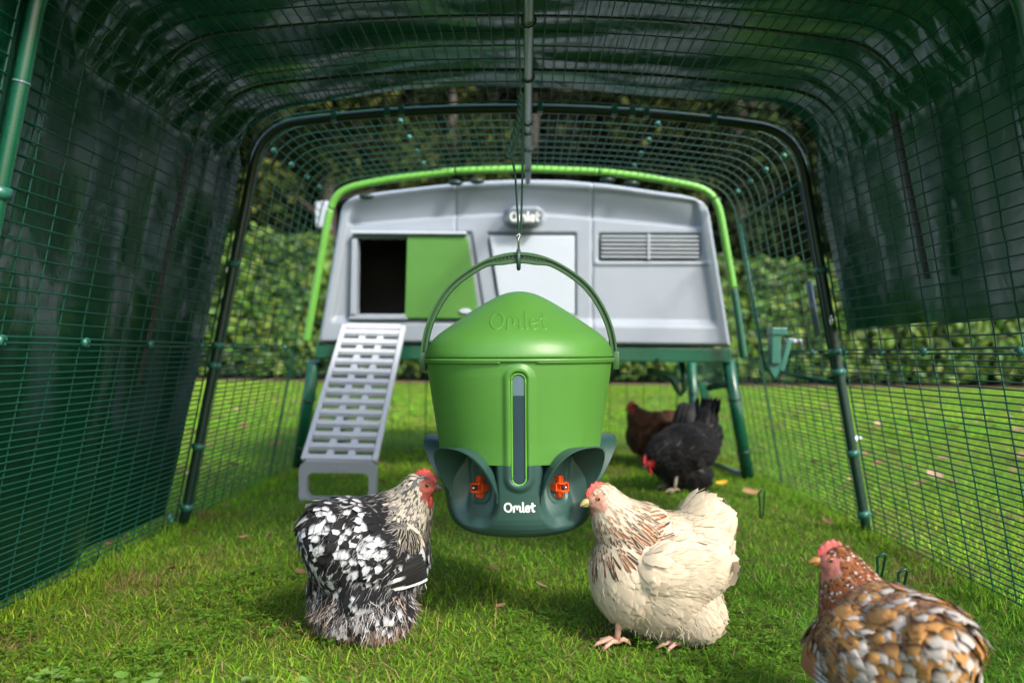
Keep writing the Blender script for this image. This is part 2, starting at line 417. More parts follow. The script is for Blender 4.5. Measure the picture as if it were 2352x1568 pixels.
# ------------------------------------------------------------------ grass, clover, leaves on the lawn
def blades(n, x, y, hmin, hmax, wmin, wmax, cols, lean, patch=2.2):
    L = rng.uniform(hmin, hmax, n); W = rng.uniform(wmin, wmax, n); a = rng.uniform(0, 2 * math.pi, n); le = np.abs(rng.normal(lean, .35, n)).clip(.05, 1.45)
    d = np.stack([np.cos(a), np.sin(a)], 1); b = rng.uniform(0, 2 * math.pi, n); sx = np.stack([np.cos(b), np.sin(b), np.zeros(n)], 1) * W[:, None] * .5
    p0 = np.stack([x, y, np.full(n, -.002)], 1)
    def at(t, bend):
        ang = le * bend
        return p0 + np.stack([d[:, 0] * np.sin(ang) * L * t, d[:, 1] * np.sin(ang) * L * t, np.cos(ang) * L * t], 1)
    p1 = at(.5, .7); p2 = at(1, 1.0)
    V = np.stack([p0 - sx, p0 + sx, p1 - sx * .85, p1 + sx * .85, p2], 1).reshape(-1, 3)
    i = np.arange(n)[:, None] * 5
    Fc = np.concatenate([i + np.array([[0, 1, 3]]), i + np.array([[0, 3, 2]]), i + np.array([[2, 3, 4]])])
    tn = lerp_tints(n, cols, .25)
    pt = noise2(x, y, patch, 6); pt2 = noise2(x, y, 9, 8)
    tn *= (1 + .22 * pt + .16 * pt2)[:, None]; tn[:, 0] *= 1 + .22 * noise2(x, y, 1.7, 9)
    dry = rng.uniform(0, 1, n) < .035 + .5 * smooth01(noise2(x, y, 6.5, 13), .34, .8) + .3 * smooth01(noise2(x, y, 15, 21), .45, .8)
    tn[dry] = np.array([.23, .17, .075]) * rng.uniform(.6, 1.1, (dry.sum(), 1))
    return V, Fc, np.repeat(tn, 5, axis=0)
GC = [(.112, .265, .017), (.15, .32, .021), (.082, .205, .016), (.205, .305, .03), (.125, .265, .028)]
def scatter(n, y0, y1, xr, keep):
    y = rng.uniform(y0, y1, n); x = rng.uniform(-1, 1, n) * (xr * (.64 * y + .15))
    k = keep(x, y); return x[k], y[k]
inside = lambda x, y: np.abs(x) < .98
parts_ = []
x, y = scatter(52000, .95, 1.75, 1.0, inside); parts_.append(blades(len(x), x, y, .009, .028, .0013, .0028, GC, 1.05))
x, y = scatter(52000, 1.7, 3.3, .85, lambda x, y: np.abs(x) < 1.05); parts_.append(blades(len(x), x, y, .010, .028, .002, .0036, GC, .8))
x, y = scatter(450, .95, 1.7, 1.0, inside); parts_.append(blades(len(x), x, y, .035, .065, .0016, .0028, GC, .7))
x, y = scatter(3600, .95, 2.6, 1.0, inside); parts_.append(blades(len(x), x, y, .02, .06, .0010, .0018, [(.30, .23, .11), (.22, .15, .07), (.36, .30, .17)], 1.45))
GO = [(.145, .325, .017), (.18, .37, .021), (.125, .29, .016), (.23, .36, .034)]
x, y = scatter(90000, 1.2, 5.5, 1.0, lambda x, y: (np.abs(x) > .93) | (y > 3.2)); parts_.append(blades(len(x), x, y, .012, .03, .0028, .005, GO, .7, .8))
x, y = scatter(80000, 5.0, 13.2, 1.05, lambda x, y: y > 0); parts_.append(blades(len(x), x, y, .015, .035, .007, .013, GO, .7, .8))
# a fringe of longer blades along the foot of the walls
for s in (-1, 1):
    n_ = 4200; y = rng.uniform(1.05, 3.3, n_); x = s * (.955 + rng.normal(0, .03, n_)); parts_.append(blades(n_, x, y, .015, .045, .0016, .003, GC, .6))
off = 0; VV = []; FF = []; CC = []
for V, Fc, c in parts_:
    VV.append(V); FF.append(Fc + off); CC.append(c); off += len(V)
tag(fast('grass', np.concatenate(VV), np.concatenate(FF), M_GRASS, None, False, np.concatenate(CC)), 'short green grass growing all over the lawn', 'grass', kind='stuff')

# clover and broad leaved weeds
def rosette(n, x, y, size, cols, leaflets, z0, z1):
    X = np.repeat(x, leaflets); Y = np.repeat(y, leaflets); m_ = len(X)
    a = np.tile(np.arange(leaflets) * 2 * math.pi / leaflets, n) + np.repeat(rng.uniform(0, 6.28, n), leaflets) + rng.normal(0, .2, m_)
    s = np.repeat(rng.uniform(.7, 1.3, n) * size, leaflets) * rng.uniform(.8, 1.2, m_); z = np.repeat(rng.uniform(z0, z1, n), leaflets)
    c0 = np.stack([X, Y, z], 1); d = np.stack([np.cos(a), np.sin(a), rng.uniform(-.1, .45, m_)], 1); b = np.stack([-np.sin(a), np.cos(a), rng.normal(0, .15, m_)], 1)
    V = np.stack([c0, c0 + d * s[:, None] * .35 + b * s[:, None] * .26, c0 + d * s[:, None] * .8 + b * s[:, None] * .38, c0 + d * s[:, None] * 1.02 + [0, 0, -.001],
                  c0 + d * s[:, None] * .8 - b * s[:, None] * .38, c0 + d * s[:, None] * .35 - b * s[:, None] * .26, c0 + d * s[:, None] * .55 - [0, 0, .0012]], 1).reshape(-1, 3)
    i = np.arange(m_)[:, None] * 7
    Fc = np.concatenate([i + np.array([[6, k, (k + 1) % 6]]) for k in range(6)])
    return V, Fc, np.repeat(lerp_tints(m_, cols, .22), 7, axis=0)
x, y = scatter(9000, .98, 2.0, 1.0, lambda x, y: inside(x, y) & ((noise2(x, y, 5, 10) + .5 * noise2(x, y, 14, 11) - .5 * (y - 1.25) - .25 * x) > .12))
V, Fc, ct = rosette(len(x), x, y, .0075, [(.085, .185, .018), (.105, .21, .022), (.07, .155, .018)], 3, .010, .024)
x2, y2 = scatter(360, .98, 1.2, 1.0, lambda x, y: (x < -.3) & (x > -.72))
V3, F3, c3 = rosette(len(x2), x2, y2, .014, [(.13, .25, .045), (.10, .21, .035), (.16, .28, .07)], 5, .004, .022)
tag(fast('clover', np.concatenate([V, V3]), np.concatenate([Fc, F3 + len(V)]), M_GRASS, None, True, np.concatenate([ct, c3])), 'clover and small broad leaved weeds among the grass', 'clover', kind='stuff')

LEAFCOL = [(.25, .145, .08), (.21, .115, .065), (.30, .19, .115), (.16, .08, .045), (.36, .25, .16)]
def fallen_leaf(x, y, size, rz, col, label, group, z=.028):
    o_ = []
    n_ = 7
    outline = [(0, 0), (.25, .22), (.55, .3), (.8, .16), (1, 0), (.8, -.17), (.55, -.28), (.25, -.2)]
    curl = random.uniform(.1, .5)
    V = [((u - .5) * size, v * size, size * (curl * (u - .5) ** 2 + .5 * abs(v) * curl) + random.uniform(0, .05) * size) for u, v in outline] + [(0, 0, -.04 * size)]
    Fs = [(8, i, (i + 1) % 8) for i in range(8)]
    o = fast('fallen_leaf', np.array(V), np.array(Fs), M_DRYLEAF, None, True, np.array([col] * 9))
    o.location = (x, y, z); o.rotation_euler = (random.uniform(-.35, .35), random.uniform(-.35, .35), rz)
    tag(o, label, 'leaf', group); return o
for px, py in [(520, 1180), (620, 1150), (445, 1240), (250, 1272), (650, 1090), (742, 1108), (480, 1130), (395, 1330), (880, 1120), (950, 1120),
               (560, 1255), (690, 1340), (1245, 1375), (1130, 1330), (1150, 1420), (1715, 1140), (1665, 1175), (1655, 1210), (1900, 1215), (1720, 1310)]:
    d = .5 * F / (py - VPY + (px - VPX) * -.0105); q = P(px, py, d)
    fallen_leaf(q[0], q[1], random.uniform(.022, .042), random.uniform(0, 6.28), random.choice(LEAFCOL[:4]), 'small curled brown leaf lying in the grass inside the run', 'brown leaves on the grass inside the run', .024)
q = P(1658, 1121, 2.98); fallen_leaf(q[0], q[1], .06, .5, (.7, .42, .03), 'bright yellow leaf on the grass beside the black hen', None)
q = P(1725, 1137, 2.84); fallen_leaf(q[0], q[1], .075, .2, (.38, .21, .10), 'large curled tan leaf on the grass right of the black hen', None, .02)
for k in range(120):
    if k < 90: y = random.uniform(2.9, 8.8); x = random.uniform(1.1, .55 * y + .5)
    else: y = random.uniform(3.0, 8); x = -random.uniform(1.15, .42 * y)
    fallen_leaf(x, y, random.uniform(.05, .10), random.uniform(0, 6.28), random.choice(LEAFCOL), 'brown autumn leaf lying on the open lawn outside the run', 'autumn leaves on the lawn outside the run', .035)
q = P(1970, 993, 4.6); fallen_leaf(q[0], q[1], .08, .9, (.75, .77, .8), 'white feather lying on the lawn beyond the right wall', None, .035)
# ------------------------------------------------------------------ the wire run
def profile(off=0.0, k=26):
    """half section of the tunnel from the ground (right side) to the ridge: list of (x, z), pushed outwards by off"""
    pts = [(.966 - (.966 - .775) * i / 18, 1.03 * i / 18) for i in range(19)]
    c0, c1, c2 = np.array([.775, 1.03]), np.array([.755, 1.128]), np.array([.655, 1.146])
    for i in range(1, 9):
        t = i / 8; q = c0 * (1 - t) ** 2 + 2 * c1 * t * (1 - t) + c2 * t * t; pts.append(tuple(q))
    for i in range(1, k + 1):
        x = .655 * (1 - i / k); pts.append((x, 1.19 - (1.19 - 1.146) * (x / .655) ** 2))
    pts = np.array(pts)
    if off:
        t = np.gradient(pts, axis=0); nrm = np.stack([t[:, 1], -t[:, 0]], 1); nrm /= np.linalg.norm(nrm, axis=1)[:, None]
        pts = pts + nrm * off
    return pts
def arclen(p): return np.concatenate([[0], np.cumsum(np.linalg.norm(np.diff(p, axis=0), axis=1))])
def full(off=0.0):
    h = profile(off); l = h[::-1].copy(); l[:, 0] *= -1
    return np.concatenate([h, l[1:]])          # right foot -> ridge -> left foot

run = empty('chicken_run', (0, 2.2, 0)); tag(run, 'tunnel shaped green wire chicken run with tube hoops and a ridge pole', 'chicken run')
OFF = np.array([0, 2.2, 0])
def rbuild(mb, name, mat, smooth=True, parent=run, **k):
    mb.v = [tuple(np.array(q) - OFF) for q in mb.v]
    return mb.build(name, mat, parent, smooth, **k)
for y, mat in ((.24, M_STEELGREEN), (1.265, M_STEELGREEN), (2.28, M_STEELDARK)):
    mb = MB(); pr = full(0.0)
    mb.tube([(x, y, z) for x, z in pr], .0125, 12)
    rbuild(mb, 'hoop', mat)
# bands and joints on the hoops
def on_hoop(y, z, side, r=.0165, h=.018, name='clamp', mat=M_CLIP, lug=True):
    pr = profile(); i = int(np.argmin(np.abs(pr[:22, 1] - z))); x = pr[i, 0]; t = pr[i + 1] - pr[i]; t /= np.linalg.norm(t)
    mb = MB(); c = np.array([side * x, y, pr[i, 1]]); d = np.array([side * t[0], 0, t[1]])
    mb.tube([c - d * h / 2, c + d * h / 2], r, 14)
    if lug: mb.box(c + np.array([side * .014, .012, 0]), (.016, .02, h * .8))
    return rbuild(mb, name, mat)
for y in (1.265, 2.28):
    for s in (-1, 1):
        for z in (.035, .235, .47, .52, .74):
            on_hoop(y, z + random.uniform(-.01, .01), s)
for z in (.93,): on_hoop(1.265, z, -1, .0132, .004, 'joint_ring', M_PANE, False); on_hoop(1.265, z - .02, 1, .0132, .004, 'joint_ring', M_PANE, False)
for xx in (-.55, -.4, -.36, -.02, .03, .24, .29, .33, .52):
    z = 1.19 - .044 * (xx / .655) ** 2; mb = MB(); mb.box((xx, 2.28, z + .004), (.016, .034, .03)); rbuild(mb, 'clamp', M_CLIP, False, bevel=.003)
# ridge pole with rings
mb = MB(); mb.tube([(-.003, .28, 1.168), (-.003, 1.3, 1.168), (-.003, 2.28, 1.166), (-.003, 3.12, 1.165)], .0105, 14); rbuild(mb, 'ridge_pole', M_POLE)
for y in (1.62, 1.95, 2.32, 2.42, 2.62, 2.9):
    mb = MB(); mb.tube([(-.003 + .014 * math.cos(a), y + .004 * math.sin(a * 2), 1.168 + .014 * math.sin(a)) for a in np.linspace(0, 6.283, 17)[:-1]], .0022, 6, closed=True); rbuild(mb, 'pole_ring', M_STEELDARK)
mb = MB()
for y in (2.285, 2.33): mb.sphere((-.003, y, 1.156), (.004, .004, .003))
rbuild(mb, 'screw', M_STEEL)

# wire panels
WR = .00165
prf = profile(.0165); al = arclen(prf); zclip = .515
sclip = float(np.interp(zclip, prf[:19, 1], al[:19]))
def at_s(s): return np.array([np.interp(s, al, prf[:, 0]), np.interp(s, al, prf[:, 1])])
def panel(name, y0, y1, s0, s1, step_s, step_y, side, label=None):
    mb = MB()
    ns = max(2, int(round((s1 - s0) / step_s))); ny = max(2, int(round((y1 - y0) / step_y)))
    for i in range(ns + 1):
        s = s0 + (s1 - s0) * i / ns; q = at_s(s)
        ys = np.linspace(y0, y1, 5)
        edge = i in (0, ns)
        mb.tube([(side * (q[0] + random.gauss(0, .0006)), yy, q[1] + random.gauss(0, .0007)) for yy in ys], WR * (1.5 if edge else 1), 5, cap=False)
    for j in range(ny + 1):
        yy = y0 + (y1 - y0) * j / ny
        k = max(3, int((s1 - s0) / .035))
        pts = []
        for s in np.linspace(s0, s1, k):
            q = at_s(s); pts.append((side * (q[0] + .0022), yy + random.gauss(0, .0006), q[1] + .0008))
        mb.tube(pts, WR * (1.5 if j in (0, ny) else 1.05), 5, cap=False)
    return rbuild(mb, 'wire_panel', M_WIRE)
bays = [(.26, 1.25), (1.28, 2.265), (2.295, 3.08)]
for y0, y1 in bays:
    for s in (-1, 1):
        panel('wire_panel', y0, y1, .012, sclip - .006, .0137, .081, s)
        panel('wire_panel', y0, y1, sclip + .004, al[-1] - .004, .0275, .081, s)
for s in (-1, 1): panel('wire_panel', 3.1, 4.15, .012, .5, .0137, .081, s)
# end panel under the hen house
mb = MB(); yb = 4.17
for i in range(23):
    x = -.95 + 1.9 * i / 22; mb.tube([(x, yb, .01), (x, yb, .5)], WR * (2.2 if i % 5 == 0 else 1.1), 5, cap=False)
for j in range(36):
    z = .012 + .0137 * j; mb.tube([(-.95, yb + .003, z), (.95, yb + .003, z)], WR, 5, cap=False)
rbuild(mb, 'wire_panel', M_WIRE)
# small clips on the seam of the panels
for s, ys in ((-1, (1.36, 1.62, 1.9, 2.2, 2.45, 2.7, 2.95)), (1, (1.45, 1.8, 2.02, 2.25, 2.5))):
    for y in ys:
        q = at_s(sclip); mb = MB(); c = np.array([s * (q[0] - .004), y, q[1] - .002])
        mb.tube([c + np.array([0, .008 * math.cos(a), .007 * math.sin(a)]) for a in np.linspace(0, 5.4, 12)], .0035, 7)
        mb.box(c + np.array([0, -.009, 0]), (.012, .008, .015)); rbuild(mb, 'seam_clip', M_CLIP)
for y in (2.42, 2.6, 2.78, 2.95):
    for s in (-1, 1):
        for ss in (1.12, 1.52):
            q = at_s(ss); mb = MB(); mb.sphere((s * q[0], y, q[1]), (.009, .013, .009), nu=8, nv=6); rbuild(mb, 'seam_clip', M_CLIP)
# the door in the right wall, with its lock
door = empty('run_door', (0, 0, 0)); door.parent = run
def rw(y, z, out=0.0):
    return np.array([np.interp(z, prf[:19, 1], prf[:19, 0]) - .012 + out, y, z])
mb = MB(); mb.tube([rw(3.0, .45), rw(2.33, .425)], .006, 8); mb.tube([rw(2.33, .425), rw(2.33, 1.0)], .006, 8); mb.tube([rw(3.0, .45), rw(3.0, 1.0)], .006, 8); mb.tube([rw(3.0, 1.0), rw(2.33, 1.0)], .006, 8); rbuild(mb, 'door_frame', M_WIRE, parent=door)
mb = MB(); mb.tube([rw(2.37, .56, -.012), rw(2.37, .72, -.012)], .010, 10); rbuild(mb, 'locking_bar', M_PANE, parent=door)
c = P(1778, 800, 2.62)
mb = MB(); mb.box(c + [0, 0, .0], (.03, .05, .10)); mb.box(c + [.008, 0, .055], (.05, .06, .025)); mb.prism([(c[0] - .02, c[2] - .03), (c[0] + .02, c[2] - .03), (c[0] + .028, c[2] - .06), (c[0], c[2] - .10), (c[0] - .022, c[2] - .06)], c[1] - .012, c[1] + .012)
mb.box(c + [.035, 0, -.02], (.018, .03, .11), Matrix.Rotation(.25, 3, 'Y')); rbuild(mb, 'door_lock', M_CLIP, False, parent=door, bevel=.004)
mb = MB()
for k in range(3): mb.tube([c + [.035 + .018 * k, 0, .022 + .004 * (k % 2)], c + [.052 + .018 * k, 0, .024]], [.012 - .002 * k, .009], 10)
rbuild(mb, 'lock_knob', M_LADDERFOOT, parent=door)

# ------------------------------------------------------------------ the green cover over the run
pt = full(.04); at_ = arclen(pt); ST = at_[-1]
s_lo = float(np.interp(.575, profile(.04)[:19, 1], at_[:19]))      # the right side hangs to here only
ns, ny = 330, 150
S = np.linspace(s_lo, ST - .012, ns); Yv = np.linspace(1.06, 2.315, ny)
SS, YY = np.meshgrid(S, Yv, indexing='ij')
X = np.interp(SS, at_, pt[:, 0]); Z = np.interp(SS, at_, pt[:, 1])
tx = np.gradient(pt[:, 0]) / np.gradient(at_); tz = np.gradient(pt[:, 1]) / np.gradient(at_)
NX = np.interp(SS, at_, tz); NZ = -np.interp(SS, at_, tx)
top = smooth01(Z, 1.02, 1.10)
YY = 1.06 + (YY - 1.06) * (1 - .056 * top)
u_ = SS - ST / 2
wall_w = .011 * noise2(YY * 1.0, Z * .22, 11, 12, 1) + .003 * noise2(YY, Z, 15, 13, 1) + .028 * noise2(YY + .25 * Z, Z * .12, 5, 14, 1)
roof_w = .009 * noise2(YY, u_ * .35, 13, 15, 2) + .012 * noise2(YY * .8, u_, 6, 16, 1) 
corner = np.exp(-((Z - 1.08) / .07) ** 2) * .010 * noise2(YY, Z * .5, 34, 17)
ridge = lambda q: q
D = wall_w * (1 - top) + roof_w * top + corner + .005
D = np.maximum(D, -.016)
X = X + NX * D; Z = np.maximum(Z + NZ * D, .004)
idx = np.arange(ns * ny).reshape(ns, ny)
Fc = np.stack([idx[:-1, :-1], idx[1:, :-1], idx[1:, 1:], idx[:-1, 1:]], -1).reshape(-1, 4)
cov = empty('tarpaulin_cover', (0, 1.64, 0)); tag(cov, 'creased dark green tarpaulin draped over the roof and sides of the wire run', 'tarpaulin')
fast('sheet', np.stack([X, YY, Z], -1).reshape(-1, 3) - np.array([0, 1.64, 0]), Fc, M_TARP, cov, True)
# webbing straps and hem
def strap(y, s0, s1, lean=0.0, wdt=.028, name='strap', mat=M_DARK):
    V = []; ss = np.linspace(s0, s1, 60)
    for i, s in enumerate(ss):
        x = np.interp(s, at_, pt[:, 0]); z = np.interp(s, at_, pt[:, 1]); nx = np.interp(s, at_, np.gradient(pt[:, 1]) / np.gradient(at_)); nz = -np.interp(s, at_, np.gradient(pt[:, 0]) / np.gradient(at_))
        for e in (-.5, .5):
            for q in (-.021, -.0185): V.append((x + nx * q, y + lean * (s - s0) + e * wdt - 1.64, z + nz * q))
    V = np.array(V); Fs = []
    for i in range(len(ss) - 1):
        a = i * 4
        Fs += [(a, a + 2, a + 6, a + 4), (a + 1, a + 5, a + 7, a + 3), (a, a + 4, a + 5, a + 1), (a + 2, a + 3, a + 7, a + 6)]
    fast(name, V, np.array(Fs), mat, cov, False)
strap(1.74, s_lo + .10, s_lo + .47, .05, .022); strap(1.92, ST - .98, ST - .42, -.05, .022)
strap(1.70, ST / 2 - .80, ST / 2 + .80, 0, .014, 'seam', M_STEELDARK); strap(2.02, ST / 2 - .80, ST / 2 + .80, 0, .014, 'seam', M_STEELDARK)
for side in (-1, 1):
    q = P(1910, 735, 2.19) if side > 0 else P(392, 1190, 2.17)
    mb = MB(); mb.tube([np.array(q) - [0, 1.64, 0] + np.array([0, .008 * math.cos(a), .012 * math.sin(a)]) for a in np.linspace(0, 6.28, 15)[:-1]], .003, 6, closed=True); mb.build('eyelet', M_STEEL if side > 0 else M_CLIP, cov, True)
# ------------------------------------------------------------------ hen house on legs
CY = 3.15
coop = empty('hen_house', (0, 3.6, 0)); tag(coop, 'pale grey plastic hen house on green legs with a lime arch and sliding door', 'hen house')
CO = np.array([0, 3.6, 0])
def cbuild(mb, name, mat, smooth=False, parent=coop, **k):
    mb.v = [tuple(np.array(q) - CO) for q in mb.v]
    return mb.build(name, mat, parent, smooth, **k)
def inter(x, pts): return np.interp(x, [p[0] for p in pts], [p[1] for p in pts])
TOPC = [(0, 484), (.006, 466), (.018, 455), (.034, 448), (.06, 444), (.12, 437), (.25, 424), (.37, 414), (.49, 410), (.61, 412), (.73, 421), (.86, 437), (.93, 445), (.965, 452), (.985, 461), (.995, 474), (1, 494)]
nu, nv = 300, 150
u = np.linspace(0, 1, nu); v = np.linspace(0, 1, nv)
U, Vv = np.meshgrid(u, v, indexing='ij')
yt = inter(U, TOPC); yb_ = 787 + 8 * U
PY = yt + (yb_ - yt) * Vv
vv = np.clip((PY - 450) / 340, 0, 1)
PX = (786 + (728 - 786) * vv) * (1 - U) + (1626 + (1680 - 1626) * vv) * U
def rect(px, py, x0, x1, y0, y1, soft, slant_l=0.0, slant_r=0.0):
    a = x0 + slant_l * (py - y0); b_ = x1 + slant_r * (py - y0)
    return smooth01(px, a, a + soft) * (1 - smooth01(px, b_ - soft, b_)) * smooth01(py, y0, y0 + soft) * (1 - smooth01(py, y1 - soft, y1))
btop = inter(PX, [(800, 474), (823, 461), (1000, 438), (1195, 428), (1400, 438), (1596, 462), (1612, 474)])
bbot = inter(PX, [(805, 511), (1042, 493), (1160, 488), (1252, 488), (1360, 497), (1600, 517)])
xl = 806 - .18 * (PY - 509); xr = 1606 + .15 * (PY - 516)
inx = smooth01(PX, xl - 9, xl + 5) * (1 - smooth01(PX, xr - 5, xr + 9))
tband = np.clip((PY - btop) / np.maximum(bbot - btop, 5), 0, 1)
band = inx * smooth01(PY, btop - 5, btop + 4) * (1 - smooth01(PY, bbot - 3, bbot + 6))
low = inx * smooth01(PY, bbot - 3, bbot + 6) * (1 - smooth01(PY, 722 + .012 * (PX - 770), 745 + .012 * (PX - 770)))
rel = -band * (.010 + .040 * tband) - low * .018
left_low = smooth01(PX, 1330, 1352)
rel += -rect(PX, PY, 805, 1085, 528, 736, 7, -.05, .16) * .012                       # door bay
rel += -rect(PX, PY, 1116, 1327, 530, 728, 7, .15, 0) * .016                          # pale panel bay
rel += -rect(PX, PY, 1374, 1613, 532, 600, 7) * .026                                  # vent
rel += .008 * rect(PX, PY, 1364, 1630, 596, 612, 7, 0, .1)                            # ledge under vent
pill = smooth01(np.hypot(np.maximum(np.abs(PX - 1204) - 24, 0), PY - 497), 26, 19); rel += pill * .012 + pill * band * .05
for sx in (1046, 1361):
    rel += -.010 * np.exp(-((PX - sx) / 1.9) ** 2) * (PY < (532 if sx < 1100 else 900))
dx, dy = PX - VPX, PY - VPY
A = dx * math.cos(ROLL) + dy * math.sin(ROLL); B = -dx * math.sin(ROLL) + dy * math.cos(ROLL)
XX = A * CY / F; ZZ = EYE - B * CY / F; YYc = CY - rel
# round the outer edge, then carry it back as the sides
ed = np.minimum(np.minimum(U, 1 - U) * 900, np.minimum(Vv, (1 - Vv)) * 380)
YYc = YYc + .02 * (1 - smooth01(ed, 0, 9)) ** 2
Pg = np.stack([XX, YYc, ZZ], -1)
hole = (PX > 819) & (PX < 1075) & (PY > 547) & (PY < 722)
idx = np.arange(nu * nv).reshape(nu, nv)
q = np.stack([idx[:-1, :-1], idx[:-1, 1:], idx[1:, 1:], idx[1:, :-1]], -1)
hc = (hole[:-1, :-1] & hole[:-1, 1:] & hole[1:, 1:] & hole[1:, :-1])
front = q[~hc]
ring = np.concatenate([idx[:, 0], idx[-1, 1:], idx[-2::-1, -1], idx[0, -2:0:-1]])
back = Pg.reshape(-1, 3)[ring].copy(); back[:, 1] = 4.15; back[:, 0] *= .985
nb = nu * nv; k = len(ring); rb = np.arange(k)
side = np.stack([ring, np.roll(ring, -1), nb + np.roll(rb, -1), nb + rb], -1)
V = np.concatenate([Pg.reshape(-1, 3), back]) - CO
fast('shell', V, np.concatenate([front, side]), M_GREY, coop, True)
mb = MB(); mb.add([tuple(p) for p in back], [tuple(range(k))]); cbuild(mb, 'back_wall', M_GREY)
def px_poly(pts, d): return [P(x, y, d) for x, y in pts]
def slab(pts, d, thick, name, mat, bevel=.004, parent=coop):
    fr = px_poly(pts, d); bk = [p + [0, thick, 0] for p in fr]; n_ = len(fr)
    mb = MB(); mb.add(fr + bk, [tuple(range(n_)), tuple(range(2 * n_ - 1, n_ - 1, -1))] + [(i, (i + 1) % n_, (i + 1) % n_ + n_, i + n_) for i in range(n_)])
    return cbuild(mb, name, mat, parent=parent, bevel=bevel)
# near-black panel painting in the shade behind the opening, opening frame, sliding door
mb = MB(); a = P(800, 540, 3.30); b_ = P(1100, 735, 3.30); mb.box(((a[0] + b_[0]) / 2, 3.62, (a[2] + b_[2]) / 2), (.56, .02, .42)); cbuild(mb, 'doorway_shade_panel', M_DARK)
fr_ = empty('doorway', (0, 0, 0)); fr_.parent = coop
slab([(807, 529), (1070, 531), (1072, 538), (807, 536)], 3.118, .05, 'door_rail', M_PALE, .003, fr_)
slab([(812, 538), (940, 538), (940, 548), (812, 548)], 3.15, .03, 'lintel', M_BADGE, .002, fr_)
slab([(808, 548), (820, 548), (818, 722), (804, 722)], 3.128, .06, 'jamb', M_GREY, .003, fr_)
slab([(804, 721), (936, 721), (936, 733), (800, 733)], 3.135, .05, 'sill', M_GREY, .003, fr_)
dr = slab([(935, 540), (1070, 540), (1076, 552), (1100, 722), (1094, 732), (929, 731)], 3.135, .014, 'sliding_door', M_LIME, .005)
hp = [(1069 + 14 * c_ - (6 if c_ < 0 else -6) * 0, 714 + 6 * s_) for c_, s_ in [(math.cos(t), math.sin(t)) for t in np.linspace(0, 6.283, 17)[:-1]]]
slab(hp, 3.126, .012, 'handle', M_PALE, .002, dr)
slab([(1068, 540), (1073, 540), (1102, 724), (1098, 726)], 3.139, .02, 'door_edge', M_BADGE, 0, dr)
slab([(1124, 541), (1320, 541), (1320, 722), (1152, 722)], 3.150, .02, 'pale_panel', M_PALE, .006)
# louvred vent
vt = empty('vent', (0, 0, 0)); vt.parent = coop
slab([(1378, 535), (1610, 536), (1610, 597), (1378, 596)], 3.182, .01, 'vent_back', M_BADGE, 0, vt)
for k_ in range(6):
    y0 = 540 + k_ * 9.4; slab([(1381, y0), (1606, y0 + 1), (1606, y0 + 6), (1381, y0 + 5)], 3.158, .014, 'slat', M_LADDERFOOT, .002, vt)
slab([(1487, 537), (1494, 537), (1494, 596), (1487, 596)], 3.152, .008, 'mullion', M_LADDERFOOT, .001, vt)
# badge with the word
bp = [(1204 + (24 if c_ > 0 else -24) + 17 * c_, 497 + 17 * s_) for c_, s_ in [(math.cos(t), math.sin(t)) for t in np.linspace(.1, 6.383, 25)[:-1]]]
bd = slab(bp, 3.078, .05, 'badge', M_BADGE, .004)
bc = P(1205, 498, 3.0775)
mbw = word_mesh(lambda a_, b2, l: (bc[0] + a_, bc[1] - l - .0005, bc[2] + b2), .038, .2, .001); cbuild(mbw, 'lettering', M_WHITE, True, parent=bd)
# lime arch and its dark lower piece
def arch_path(d, s0, s1, n_=40, off=.006):
    h = full(off); a_ = arclen(h); return [(np.interp(s, a_, h[:, 0]), d, np.interp(s, a_, h[:, 1])) for s in np.linspace(s0, s1, n_)]
TA = arclen(full(.006))[-1]
def s_of(z, right=True):
    h = profile(.006); s = float(np.interp(z, h[:19, 1], arclen(h)[:19])); return s if right else TA - s
mid = TA / 2
LPX = [(1709, 822), (1690, 690), (1672, 590), (1655, 490), (1646, 455), (1630, 438), (1600, 428), (1500, 409), (1375, 394), (1205, 388), (1045, 393), (900, 411), (800, 430), (778, 439), (765, 455), (758, 480), (738, 590), (722, 680), (704, 784)]
lq = np.array([P(x, y, 3.09) for x, y in LPX]); la = arclen(lq); ls_ = np.linspace(0, la[-1], 160)
lf = np.stack([np.interp(ls_, la, lq[:, k_]) for k_ in range(3)], 1)
for _ in range(10): lf[1:-1] = (lf[:-2] + 2 * lf[1:-1] + lf[2:]) / 4
def lime_path(s0, s1):
    return np.stack([np.interp(np.linspace(s0, s1, 60), ls_, lf[:, k_]) for k_ in range(3)], 1)
for nm, s0, s1, mt in (('arch_end', 0, la[1] + .045, M_STEELGREEN), ('arch_cover', la[1] + .05, la[4], M_LIMEARCH), ('arch_cover', la[4] + .005, la[8] - .002, M_LIMEARCH), ('arch_cover', la[8] + .003, la[10] - .002, M_LIMEARCH), ('arch_cover', la[10] + .003, la[15] - .002, M_LIMEARCH), ('arch_cover', la[15] + .003, la[-1], M_LIMEARCH)):
    mb = MB(); mb.tube(lime_path(s0, s1), .0145, 14); cbuild(mb, nm, mt, True)
for px, py in ((842, 452), (1046, 420), (1095, 416), (1396, 413), (1452, 421), (1655, 458)):
    mb = MB(); mb.sphere(P(min(px, 1640), py, 3.10), (.030, .016, .012), nu=10, nv=6); cbuild(mb, 'fixing_lug', M_STEELDARK, True)
